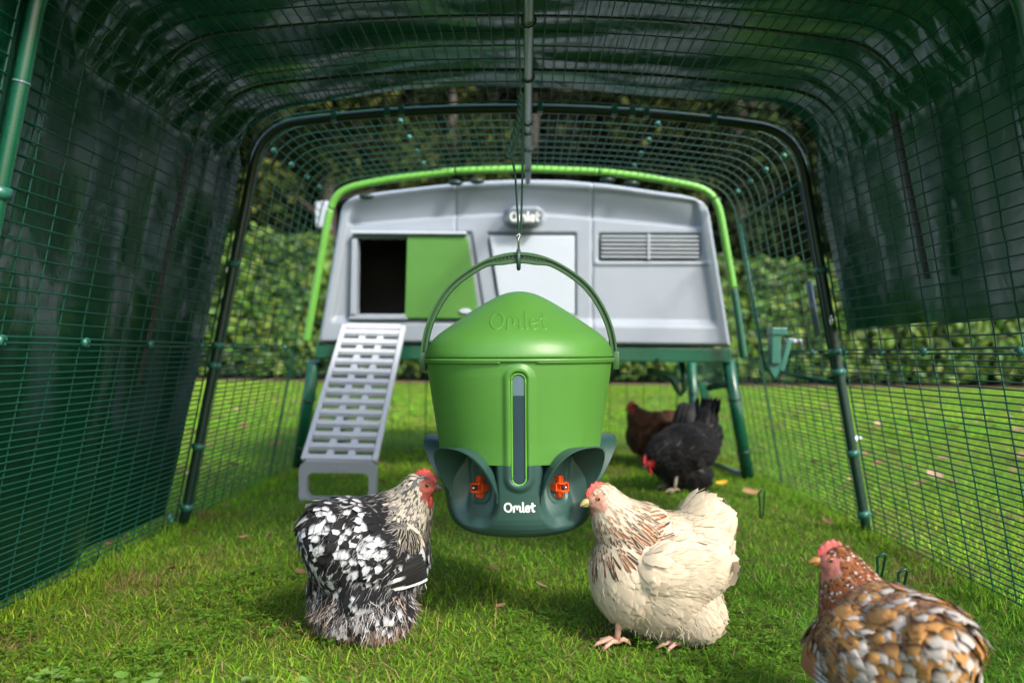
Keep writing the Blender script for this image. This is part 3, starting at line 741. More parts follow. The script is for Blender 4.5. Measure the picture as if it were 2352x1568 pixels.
# base beam, legs, frame
mb = MB(); a = P(725, 795, 3.17); b_ = P(1680, 832, 3.17); mb.box(((a[0] + b_[0]) / 2, 3.66, (a[2] + b_[2]) / 2 + .004), (b_[0] - a[0], .98, .058)); cbuild(mb, 'base_frame', M_STEELGREEN, bevel=.006)
mb = MB(); mb.tube([P(1511, 824, 3.166), P(1511, 824, 3.16)], .006, 8); cbuild(mb, 'screw', M_DARK, True)
for (x0, y0, x1, y1, d0, d1) in ((722, 832, 684, 1074, 3.22, 3.42), (1672, 826, 1718, 1094, 3.2, 3.27), (800, 832, 776, 1010, 4.05, 4.1), (1588, 832, 1600, 1020, 4.05, 4.1)):
    mb = MB(); a, b_ = P(x0, y0, d0), P(x1, y1, d1); b_[2] = max(0.0, b_[2]) if d1 < 4 else 0.0
    mb.tube([a, b_], .025, 14); lg = cbuild(mb, 'leg', M_STEELGREEN, True)
    for t in (.33, .78): mb = MB(); c = a + (b_ - a) * t; dd = (b_ - a) / np.linalg.norm(b_ - a); mb.tube([c - dd * .004, c + dd * .004], .0275, 14); cbuild(mb, 'leg_band', M_STEELDARK, True, parent=lg)
whl = empty('wheel', (0, 0, 0)); whl.parent = coop
wc = P(1582, 985, 3.52); wc[2] = .148; ax = np.array([math.cos(R(25)), -math.sin(R(25)), .0])
def disc(rad_list, name, mat):
    mb = MB(); n_ = 36; e1 = np.array([ax[1], -ax[0], 0]); e2 = np.array([0, 0, 1.0]); V = []
    for off_, r_ in rad_list:
        for k_ in range(n_):
            t = 2 * math.pi * k_ / n_; V.append(wc + ax * off_ + r_ * (e1 * math.cos(t) + e2 * math.sin(t)))
    Fs = []
    m_ = len(rad_list)
    for i in range(m_ - 1):
        for k_ in range(n_): Fs.append((i * n_ + k_, i * n_ + (k_ + 1) % n_, (i + 1) * n_ + (k_ + 1) % n_, (i + 1) * n_ + k_))
    Fs += [tuple(range(n_)), tuple((m_ - 1) * n_ + k_ for k_ in range(n_))]
    mb.add(V, Fs); return cbuild(mb, name, mat, True, parent=whl, auto=30)
disc([(-.045, .10), (-.045, .13), (-.036, .144), (-.02, .148), (-.018, .142), (-.002, .142), (0, .148), (.002, .142), (.018, .142), (.02, .148), (.036, .144), (.045, .13), (.045, .10)], 'tyre', M_RUBBER)
disc([(-.048, .05), (-.040, .098), (.040, .098), (.048, .05)], 'rim', M_STEELDARK)
mb = MB(); mb.tube([P(1486, 852, 3.36), P(1520, 856, 3.36), P(1542, 868, 3.4), P(1556, 894, 3.42), P(1563, 905, 3.42), P(1571, 895, 3.42), P(1572, 870, 3.42), P(1566, 830, 3.42)], .013, 10); cbuild(mb, 'lifting_handle', M_STEELGREEN, True)
mb = MB(); mb.tube([P(1625, 891, 3.3), P(1676, 882, 3.24)], .012, 10); cbuild(mb, 'axle_tube', M_STEELGREEN, True)
slab([(1604, 878), (1624, 878), (1644, 1000), (1634, 1002)], 3.45, .03, 'side_plate', M_STEELGREEN, .004)
mb = MB(); a, b_ = P(1640, 1052, 3.6), P(1712, 1092, 3.26); a[2] = b_[2] = .018; mb.tube([a, b_], .011, 10); cbuild(mb, 'ground_tube', M_BADGE, True)
slab([(722, 462), (754, 460), (752, 524), (724, 522)], 3.35, .08, 'control_box', M_LADDERFOOT, .008)

# ------------------------------------------------------------------ ladder
TL, TR = P(786, 742, 3.09), P(932, 748, 3.09)
BL, BR_ = P(690, 1052, 2.72), P(866, 1056, 2.72)
lad = empty('ladder', tuple((BL + BR_) / 2)); tag(lad, 'pale grey plastic ladder leaning from the grass up to the doorway', 'ladder')
LO = (BL + BR_) / 2
ux = (BR_ - BL) / np.linalg.norm(BR_ - BL); top_c = (TL + TR) / 2; uy = top_c - LO; LEN = np.linalg.norm(uy); uy = uy / LEN; uz = np.cross(ux, uy)
wb, wt_ = np.linalg.norm(BR_ - BL) / 2, np.linalg.norm(TR - TL) / 2
def LP(a, b_, c): return tuple(ux * a + uy * b_ + uz * c)
def lbox(mb, a0, a1, b0, b1, c0, c1, t0=0, t1=0):
    V = [LP(a, b_, c) for b_, sh in ((b0, t0), (b1, t1)) for a in (a0 + sh, a1 + sh) for c in (c0, c1)]
    mb.add(V, [(0, 1, 3, 2), (4, 6, 7, 5), (0, 4, 5, 1), (2, 3, 7, 6), (0, 2, 6, 4), (1, 5, 7, 3)])
mb = MB()
for s in (-1, 1): 
    V = [LP(s * (wb - .0), 0, c) for c in (-.022, 0)] + [LP(s * (wb - .018), 0, c) for c in (-.022, 0)] + [LP(s * wt_, LEN, c) for c in (-.022, 0)] + [LP(s * (wt_ - .018), LEN, c) for c in (-.022, 0)]
    mb.add(V, [(0, 1, 3, 2), (4, 6, 7, 5), (0, 4, 5, 1), (2, 3, 7, 6), (0, 2, 6, 4), (1, 5, 7, 3)])
mb.build('side_rail', M_LADDER, lad, bevel=.004)
NR = 13; pitch = LEN / NR
for k_ in range(NR + 1):
    y0 = k_ * pitch; hw = wb + (wt_ - wb) * y0 / LEN - .019
    mb = MB(); hgt = .017 if k_ < NR else .022
    y1 = min(y0, LEN - .02)
    lbox(mb, -hw, hw, y1 - .002, y1 + hgt, -.020, .004); lbox(mb, -hw, hw, y1 - .0085, y1 - .0045, -.018, .0005)
    mb.build('rung', M_LADDER, lad, bevel=.0025)
    if k_ < NR:
        for cx in (-.33, .33): mb = MB(); lbox(mb, cx * hw - .012, cx * hw + .012, y0 + hgt + .0005, y0 + pitch - .009, -.018, -.002); mb.build('web', M_LADDER, lad, bevel=.002)
# foot loop: a rounded frame standing upright below the slats
def rrect(x0, x1, z0, z1, rr, k=6):
    pts = []
    for cx, cz, a0 in ((x1 - rr, z1 - rr, 0), (x0 + rr, z1 - rr, 90), (x0 + rr, z0 + rr, 180), (x1 - rr, z0 + rr, 270)):
        for i in range(k + 1): a = R(a0 + 90 * i / k); pts.append((cx + rr * math.cos(a), cz + rr * math.sin(a)))
    return pts
zt = -.006; zb = -LO[2] - .014; outer = rrect(-wb, wb, zb, zt, .035); outer = outer[:0] + rrect(-wb, wb, zb, zt, .03)
inner = rrect(-wb + .026, wb - .024, zb + .026, zt - .038, .022)
n_ = len(outer); V = [(x, y, z) for y in (-.016, .016) for x, z in outer] + [(x, y, z) for y in (-.016, .016) for x, z in inner]
Fs = []
for i in range(n_):
    j = (i + 1) % n_
    Fs += [(i, j, 2 * n_ + j, 2 * n_ + i), (n_ + j, n_ + i, 3 * n_ + i, 3 * n_ + j), (j, i, n_ + i, n_ + j), (2 * n_ + i, 2 * n_ + j, 3 * n_ + j, 3 * n_ + i)]
mb = MB(); mb.add(V, Fs); ft = mb.build('foot_loop', M_LADDERFOOT, lad, auto=40)
word_mesh(lambda a_, b2, l: (a_, -.016 - l, zt - .026 + b2), .020, .2, .0012).build('lettering', M_LADDERFOOT, ft, True)

# ------------------------------------------------------------------ hanging feeder
FD = 1.5; FC = P(1199, 818, FD); FXc = FC[0]
feeder = empty('hanging_feeder', (FXc, FD, .178)); tag(feeder, 'round green and teal hanging drinker with a domed lid and orange cups', 'feeder')
feeder.rotation_euler = (0, R(-.9), 0)
S_ = FD / F
def fz(py): return EYE - (py - VPY) * S_ - .178
def ff(py, d=1.365): return VPY + (py - VPY) * d / FD        # a mark seen on the near face, as a height on the axis
RB = [(822, 212), (860, 207.5), (997, 187), (1066, 178.5), (1105, 174), (1140, 169), (1160, 166), (1172, 162.5), (1183, 157), (1193, 149), (1200, 140), (1204, 131), (1206.5, 119), (1207, 60), (1207.5, 0)]
def rad_at(py): return np.interp(py, [p[0] for p in RB], [p[1] for p in RB]) * S_
PH = [R(-39), R(39), R(-113), R(113)]
PW = .062; ZT = fz(ff(1032)); ZB = fz(ff(1140))
def ang(a): return (a + math.pi) % (2 * math.pi) - math.pi
def arch_top(t): return ZB + (ZT - ZB) * np.clip(1 - (np.abs(t) / PW) ** 2.6, 0, 1) ** .62
def revolve(pys, nth, name, mat, keep=None, rfun=None, close=False):
    th = np.linspace(0, 2 * math.pi, nth, endpoint=False)
    TH, PYg = np.meshgrid(th, pys, indexing='xy'); r = rad_at(PYg); z = fz(PYg)
    if rfun is not None: r = rfun(TH, z, r)
    V = np.stack([r * np.sin(TH), -r * np.cos(TH), z], -1)
    idx = np.arange(len(pys) * nth).reshape(len(pys), nth); nx = np.roll(idx, -1, 1)
    q = np.stack([idx[:-1], nx[:-1], nx[1:], idx[1:]], -1)
    if keep is not None:
        thm = TH[:-1] + math.pi / nth; zm = (z[:-1] + z[1:]) / 2; q = q[keep(thm, zm)]
    return fast(name, V.reshape(-1, 3), q.reshape(-1, 4), mat, feeder, True)
RP = .148
def in_arch(th, z):
    m_ = np.zeros_like(z, dtype=bool)
    for ph in PH:
        t = ang(th - ph) * RP; m_ |= (np.abs(t) < PW) & (z > ZB - .001) & (z < arch_top(t))
    return m_
win_half = 26 * S_
def window_bump(TH, z, r):
    t = ang(TH) * r; zz0, zz1 = fz(ff(1095)), fz(ff(872, 1.34))
    dzc = np.maximum(np.maximum(zz0 - z, z - zz1), 0); dd = np.hypot(t, dzc)
    return r + .0055 * (smooth01(dd, .029, .018)) - .0075 * smooth01(dd, .0145, .0115)
def pockets(TH, z, r):
    out = r.copy()
    for ph in PH:
        t = ang(TH - ph) * RP
        zc = np.maximum(np.maximum(fz(ff(1158)) - z, z - (ZT + .03)), 0)
        dd = np.hypot(np.maximum(np.abs(t) - .014, 0), zc)
        deep = smooth01(dd, .052, .026); scoop = smooth01(z, fz(ff(1204)), fz(ff(1120)))
        out -= deep * (.016 + .018 * scoop)
        d2 = np.hypot(np.maximum(np.abs(t) - .010, 0), np.maximum(np.maximum(fz(ff(1140)) - z, z - fz(ff(1095))), 0))
        out -= .0035 * smooth01(d2, .022, .017)
    return np.maximum(out, .0)
SEAM = fz(ff(1067))
body = revolve(np.linspace(823, 1075, 150), 420, 'body', M_LIME, lambda th, z: (z > SEAM) & ~in_arch(th, z), window_bump)
base = revolve(np.concatenate([np.linspace(1008, 1196, 170), [1198, 1200, 1202, 1204, 1205.3, 1206.5, 1207, 1207.5]]), 420, 'base', M_TEAL, lambda th, z: (z <= SEAM) | in_arch(th, z), lambda TH, z, r: window_bump(TH, z, pockets(TH, z, r)))
# rim band under the lid with its two ledges
th = np.linspace(0, 2 * math.pi, 180, endpoint=False)
mb = MB(); mb.tube([(213 * S_ * math.sin(t), -213 * S_ * math.cos(t), fz(826)) for t in th], .0034, 8, closed=True); mb.build('rim', M_LIME, feeder, True)
for a0, a1 in ((10, 88), (-88, -10)):
    mb = MB(); mb.tube([(212.5 * S_ * math.sin(R(a)), -212.5 * S_ * math.cos(R(a)), fz(829.5)) for a in np.linspace(a0, a1, 40)], .0032, 6); mb.build('ledge', M_LIME, feeder, True)
LID = [(669.5, 0), (670, 12), (672.5, 26), (677, 41), (685, 58), (696, 78), (712, 104), (732, 134), (752, 163), (766, 183), (778, 196), (790, 205), (801, 210), (812, 213.5), (818, 214), (821, 213), (821.5, 205)]
lp = [q_[0] for q_ in LID]; lr = [q_[1] for q_ in LID]
def lid_r(py): return np.interp(py, lp, lr) * S_
par = np.linspace(0, 1, len(LID)); pf = np.linspace(0, 1, 90)
# smooth the outline a little
pyf = np.interp(pf, par, lp); rf = np.interp(pf, par, lr)
ker = np.ones(7) / 7; pyp = np.pad(pyf, 3, 'edge'); rpad = np.concatenate([-rf[3:0:-1], rf, np.full(3, rf[-1])]); pys_ = np.convolve(pyp, ker, 'valid'); rs_ = np.convolve(rpad, ker, 'valid'); rs_[0] = 0
TH, I = np.meshgrid(np.linspace(0, 2 * math.pi, 160, endpoint=False), np.arange(90), indexing='xy')
Vl = np.stack([rs_[I] * S_ * np.sin(TH), -rs_[I] * S_ * np.cos(TH), fz(pys_[I])], -1); idx = np.arange(90 * 160).reshape(90, 160); nx_ = np.roll(idx, -1, 1)
lid = fast('lid', Vl.reshape(-1, 3), np.stack([idx[:-1], nx_[:-1], nx_[1:], idx[1:]], -1).reshape(-1, 4), M_LIME, feeder, True)
def lid_map(a_, b2, l):
    py = 742 - b2 / S_ ; r = np.interp(py, pys_[:80], rs_[:80]) * S_ ; t = a_ / r
    return ((r + l) * math.sin(t), -(r + l * .7) * math.cos(t), fz(py) + l * .7 + .0003)
word_mesh(lid_map, .0355, .13, .0005).build('lettering', M_LIME, lid, True)
def base_map(a_, b2, l):
    py = ff(1165) - b2 / S_; r = rad_at(py); t = a_ / r
    return ((r + .0006 + l) * math.sin(t), -(r + .0006 + l) * math.cos(t), fz(py))
word_mesh(base_map, .0180, .19, .0003).build('lettering', M_WHITE, base, True)
# sight window: two panes inside a thin pale edge
def strip(py0, py1, half, lift, name, mat, round_top=False, round_bot=False):
    V = []; Fs = []; pys = np.linspace(py0, py1, 40); n_ = 9
    for py in pys:
        h = half
        if round_top: h = half * math.sqrt(max(0.0, 1 - max(0, (py0 + half / S_ - py) / (half / S_)) ** 2))
        if round_bot: h = half * math.sqrt(max(0.0, 1 - max(0, (py - py1 + half / S_) / (half / S_)) ** 2))
        r = rad_at(py) + lift
        for k_ in range(n_): t = h * (2 * k_ / (n_ - 1) - 1) / r; V.append((r * math.sin(t), -r * math.cos(t), fz(py)))
    for i in range(39):
        for k_ in range(n_ - 1): a = i * n_ + k_; Fs.append((a, a + 1, a + n_ + 1, a + n_))
    mb = MB(); mb.add(V, Fs); return mb.build(name, mat, feeder, True)
strip(ff(861, 1.34), ff(908, 1.345), .0098, .0005, 'window_pane', M_PANE, round_top=True); strip(ff(908.4, 1.345), ff(1109), .0098, .0005, 'window_pane', M_FEED, round_bot=True)
pth = []
for py in np.linspace(1098, 872, 30): pth.append((-.0115, py))
for a in np.linspace(180, 0, 14): pth.append((.0115 * math.cos(R(a)), 872 - .0115 / S_ * math.sin(R(a))))
for py in np.linspace(872, 1098, 30): pth.append((.0115, py))
for a in np.linspace(0, -180, 14): pth.append((.0115 * math.cos(R(a)), 1098 - .0115 / S_ * math.sin(R(a))))
mb = MB(); mb.tube([((rad_at(ff(py)) + .0016) * math.sin(x / rad_at(ff(py))), -(rad_at(ff(py)) + .0016) * math.cos(x / rad_at(ff(py))), fz(ff(py, 1.345 + .02 * (py - 870) / 230))) for x, py in pth], .0016, 6, closed=True)
mb.build('window_edge', M_LIMEARCH, feeder, True)
# hoods with their cups
for ph in PH:
    ns_ = 60; sg = np.linspace(0, 1, ns_)
    t = -PW * np.cos(math.pi * sg); z = ZB + (ZT - ZB) * np.clip(1 - (np.abs(t) / PW) ** 2.6, 0, 1) ** .62
    e = .040 * np.clip((z - ZB) / (ZT - ZB), 0, 1) ** .8
    t = np.concatenate([[-PW * 1.0], t, [PW]]); z = np.concatenate([[ZB - .012], z, [ZB - .012]]); e = np.concatenate([[0], e, [0]])
    V = []; m_ = len(t)
    tg = np.gradient(np.stack([t, z], 1), axis=0); nr = np.stack([tg[:, 1], -tg[:, 0]], 1); nr /= np.linalg.norm(nr, axis=1)[:, None] + 1e-9
    for i in range(m_):
        py = (.5 + .0 - z[i] - .178) ; pyy = VPY + (EYE - .178 - z[i]) / S_
        for inset, rr_ in ((0, -.004), (0, 1), (.0026, 1), (.0026, -.03)):
            tt = t[i] + nr[i, 0] * inset; zz = z[i] + nr[i, 1] * inset
            r = rad_at(pyy) + (e[i] + .0015 if rr_ == 1 else rr_)
            a = ph + tt / RP; V.append((r * math.sin(a), -r * math.cos(a), zz + (.006 * e[i] / .04 if rr_ == 1 else 0)))
    Fs = []
    for i in range(m_ - 1):
        for k_ in range(3): a = i * 4 + k_; Fs.append((a, a + 1, a + 5, a + 4))
    mb = MB(); mb.add(V, Fs); hd = mb.build('hood', M_TEAL, feeder, auto=38)
    pc = ff(1128); rr_ = rad_at(pc) - .0335; er = np.array([math.sin(ph), -math.cos(ph), 0]); et = np.array([math.cos(ph), math.sin(ph), 0]); ez = np.array([0, 0, 1.0]); c = er * rr_ + ez * fz(pc)
    Mx = Matrix((et, er, ez)).transposed()
    mb = MB(); mb.box(c, (.0105, .011, .038), Mx); mb.box(c, (.029, .0105, .0115), Mx); mb.box(c + er * .006, (.010, .012, .010), Mx)
    for sx in (-1, 1):
        mb.box(c + et * sx * .0038 + er * .006, (.0016, .004, .036), Mx); mb.box(c + er * .0055 + ez * sx * .0046, (.028, .004, .0016), Mx)
        mb.box(c + et * sx * .014 + er * .005, (.0018, .012, .013), Mx)
    mb.tube([c + et * .011 * math.cos(a) + er * (.006 + .016 * math.sin(a)) - ez * .006 for a in np.linspace(0, math.pi, 14)], .0022, 6)
    mb.tube([c + et * .010 * math.cos(a) + er * (.008 + .009 * math.sin(a)) + ez * .007 for a in np.linspace(0, math.pi, 12)], .0018, 6)
    cup = mb.build('drinker_cup', M_ORANGE, feeder, bevel=0)
    mb = MB(); mb.tube([c + er * .008, c + er * .017], .0042, 10); mb.build('nipple', M_DARK, cup, True)
    mb = MB(); mb.sphere(c + er * .019, .0032); mb.build('pin', M_STEEL, cup, True)
# handle: two rims with a recessed web, ribbed grip, pivot plates
HL = [(967, 812), (969, 790), (973.6, 765), (982, 737), (994.6, 709), (1010, 682), (1029.8, 656), (1052, 636), (1079, 617), (1105, 602), (1132, 590), (1162, 582), (1192, 579.5)]
half = [((x - 1192.5) , py) for x, py in HL]; fullp = half + [(-x + 0, py) for x, py in half[-2::-1]]
hp = np.array([((x + -4.5 + 4) * S_, fz(py)) for x, py in fullp]); ha = arclen(hp); hs = np.linspace(0, ha[-1], 90)
hp = np.stack([np.interp(hs, ha, hp[:, 0]), np.interp(hs, ha, hp[:, 1])], 1)
for _ in range(3): hp[1:-1] = (hp[:-2] + 2 * hp[1:-1] + hp[2:]) / 4
tg = np.gradient(hp, axis=0); nr = np.stack([-tg[:, 1], tg[:, 0]], 1); nr /= np.linalg.norm(nr, axis=1)[:, None]; nr *= -1 if nr[45, 1] > 0 else 1     # inwards
wgrip = .0118 + .0075 * smooth01(.068 - np.abs(hp[:, 0]), 0, .04)
def band(o0, o1, y0, y1, name, mat, par=feeder):
    V = []
    for i in range(90):
        a = hp[i] + nr[i] * (wgrip[i] * o0); b_ = hp[i] + nr[i] * (wgrip[i] * o1)
        V += [(a[0], y0, a[1]), (b_[0], y0, b_[1]), (b_[0], y1, b_[1]), (a[0], y1, a[1])]
    Fs = []
    for i in range(89):
        for k_ in range(4): Fs.append((i * 4 + k_, i * 4 + (k_ + 1) % 4, (i + 1) * 4 + (k_ + 1) % 4, (i + 1) * 4 + k_))
    Fs += [(3, 2, 1, 0), (356, 357, 358, 359)]
    mb.add(V, Fs)
mb = MB(); band(0, .3, -.0085, .0085, '', None); band(.68, 1, -.0085, .0085, '', None); band(.301, .679, -.0015, .006, '', None)
hnd = mb.build('handle', M_HANDLE, feeder, auto=35)
mb = MB()
for k_ in range(14):
    x = -.047 + .094 * k_ / 13
    if abs(x) < .004: continue
    i = int(np.argmin(np.abs(hp[:, 0] - x))); a = hp[i] + nr[i] * wgrip[i] * .25; b_ = hp[i] + nr[i] * wgrip[i] * .75
    mb.box((x, -.004, (a[1] + b_[1]) / 2), (.0018, .009, abs(a[1] - b_[1])))
mb.build('grip_rib', M_HANDLE, hnd)
for s in (-1, 1):
    mb = MB(); xx = s * 220.5 * S_
    mb.box((xx, 0, fz(829)), (.0125, .026, .034)); mb.tube([(xx, 0, fz(829)), (xx - s * .012, 0, fz(829))], .012, 14)
    mb.build('pivot', M_HANDLE, feeder, bevel=.003, auto=40)
hx_ = -.5 * S_
mb = MB(); mb.tube([(hx_, .014 * math.cos(a), fz(596) + .017 * math.sin(a)) for a in np.linspace(0, 6.283, 21)[:-1]], .004, 8, closed=True); mb.box((hx_, -.012, fz(596)), (.007, .006, .034)); mb.build('hanging_clip', M_TEAL, feeder, True)
mb = MB(); mb.tube([(hx_, 0, fz(578)), (hx_, 0, fz(548)), (hx_ + .003, 0, fz(542)), (hx_ + .001, 0, fz(537)), (hx_ - .003, 0, fz(541)), (hx_ - .002, 0, fz(550))], .0021, 8); mb.build('steel_hook', M_STEEL, feeder, True)
# rope: a thin line from the ridge, a bunched coil and two strands down to the hook
rp_ = empty('rope', tuple(P(1194, 540, FD))); tag(rp_, 'dark green braided cord looped down from the ridge pole to the feeder handle', 'rope')
RO = P(1194, 540, FD)
def rope(pts, r, name, n_=60, twist=0):
    pts = np.array([P(x, y, FD) - RO for x, y in pts]); a_ = arclen(pts); s_ = np.linspace(0, a_[-1], n_)
    q = np.stack([np.interp(s_, a_, pts[:, k_]) for k_ in range(3)], 1)
    for _ in range(4): q[1:-1] = (q[:-2] + 2 * q[1:-1] + q[2:]) / 4
    mb = MB()
    if twist:
        for ph in range(3):
            w_ = [q[i] + r * .5 * np.array([math.cos(s_[i] / r * 1.1 + ph * 2.09), math.sin(s_[i] / r * 1.1 + ph * 2.09), 0]) for i in range(n_)]
            mb.tube(w_, r * .62, 7)
    else: mb.tube(q, r, 8)
    mb.build(name, M_ROPE, rp_, True)
rope([(1189, -30), (1191, 60), (1194, 150), (1196, 218)], .0018, 'cord')
rope([(1196, 214), (1195, 250), (1190, 285), (1180, 318), (1168, 345), (1164, 358), (1170, 364), (1176, 352)], .0062, 'bunched_coil', 220, 1)
rope([(1196, 222), (1197, 262), (1193, 300), (1184, 335), (1176, 358), (1180, 380), (1184, 410), (1188, 480), (1192, 536), (1194, 545)], .0020, 'cord', 160, 1)
rope([(1200, 230), (1201, 300), (1200, 400), (1198, 480), (1196, 536), (1194, 545)], .0020, 'cord', 160, 1)
# ------------------------------------------------------------------ hens
FR, FCOL = 8, 5
_t = np.linspace(0, 1, FR); _u = np.linspace(-1, 1, FCOL)
TT = _t[None, :, None]; UU = _u[None, None, :]
def feathers(p, n, f, L, W, colf, tilt=.12, curve=9.0, ragged=.12, cup=.28):
    """p roots, n normals, f flow (unit), L lengths, W half widths -> V, F, C"""
    N = len(p); b = np.cross(n, f); b /= np.linalg.norm(b, axis=1)[:, None] + 1e-9
    wprof = (.22 + .78 * TT ** .55) * np.sqrt(np.clip(1 - TT ** 5, 0, 1)) + .02
    L_ = L[:, None, None]; W_ = W[:, None, None]
    along = L_ * TT * (1 - .06 * UU ** 2 * TT) * (1 + ragged * .25 * rng.normal(size=(N, FR, FCOL)) * TT ** 3)
    side = W_ * wprof * UU + W_ * ragged * .25 * rng.normal(size=(N, FR, FCOL)) * np.abs(UU)
    tl = (tilt * rng.uniform(.5, 1.5, N))[:, None, None] if np.isscalar(tilt) else tilt[:, None, None]
    cu = curve if np.isscalar(curve) else curve[:, None, None]
    lift = .0012 + L_ * tl * TT - .5 * cu * (L_ * TT) ** 2 - cup * W_ * wprof * UU ** 2
    V = p[:, None, None, :] + f[:, None, None, :] * along[..., None] + b[:, None, None, :] * side[..., None] + n[:, None, None, :] * lift[..., None]
    i = np.arange(N)[:, None, None] * (FR * FCOL); r_ = np.arange(FR - 1)[None, :, None] * FCOL; c_ = np.arange(FCOL - 1)[None, None, :]
    a = i + r_ + c_
    Fc = np.stack([a, a + 1, a + 1 + FCOL, a + FCOL], -1).reshape(-1, 4)
    return V.reshape(-1, 3), Fc, colf(N).reshape(-1, 3)
def strands(p, n, f, L, W, cols, omin=.05, omax=.5, kink=.25):
    """downy strands, 4 levels of 2 points"""
    N = len(p); b = np.cross(n, f) + rng.normal(0, .4, (N, 3)); b /= np.linalg.norm(b, axis=1)[:, None] + 1e-9
    t = np.array([0, .35, .7, 1.0]); wv = np.array([.8, 1.0, .8, .12])
    k = rng.normal(0, kink, (N, 3)); out = rng.uniform(omin, omax, N)
    C = p[:, None, :] + f[:, None, :] * (L[:, None] * t)[..., None] + n[:, None, :] * ((L * out)[:, None] * t * (1 - .5 * t))[..., None] + k[:, None, :] * (L[:, None] * t ** 2)[..., None]
    V = np.stack([C - b[:, None, :] * (W[:, None] * wv)[..., None], C + b[:, None, :] * (W[:, None] * wv)[..., None]], 2)
    i = np.arange(N)[:, None] * 8; j = np.arange(3)[None, :] * 2; a = i + j
    return V.reshape(-1, 3), np.stack([a, a + 1, a + 3, a + 2], -1).reshape(-1, 4), np.repeat(cols, 8, axis=0)

def const(c, jit=.12):
    c = np.array(c)
    def f_(N): return np.broadcast_to((c * rng.uniform(1 - jit, 1 + jit, (N, 1)))[:, None, None, :], (N, FR, FCOL, 3)).copy()
    return f_
def mix(a, b, m): return a * (1 - m[..., None]) + b * m[..., None]

def surface_samples(V, Fc, n):
    tri = V[Fc]; nn = np.cross(tri[:, 1] - tri[:, 0], tri[:, 2] - tri[:, 0]); ar = np.linalg.norm(nn, axis=1)
    k = rng.choice(len(Fc), n, p=ar / ar.sum()); a, b = rng.uniform(0, 1, n), rng.uniform(0, 1, n); sw = a + b > 1; a[sw] = 1 - a[sw]; b[sw] = 1 - b[sw]
    return tri[k, 0] * (1 - a - b)[:, None] + tri[k, 1] * a[:, None] + tri[k, 2] * b[:, None], k
def thin(p, rad):
    keep = np.zeros(len(p), bool); acc = np.empty((len(p), 3)); na = 0
    for i in range(len(p)):
        if na == 0 or ((acc[:na] - p[i]) ** 2).sum(1).min() > rad[i] ** 2:
            acc[na] = p[i]; na += 1; keep[i] = True
    return keep

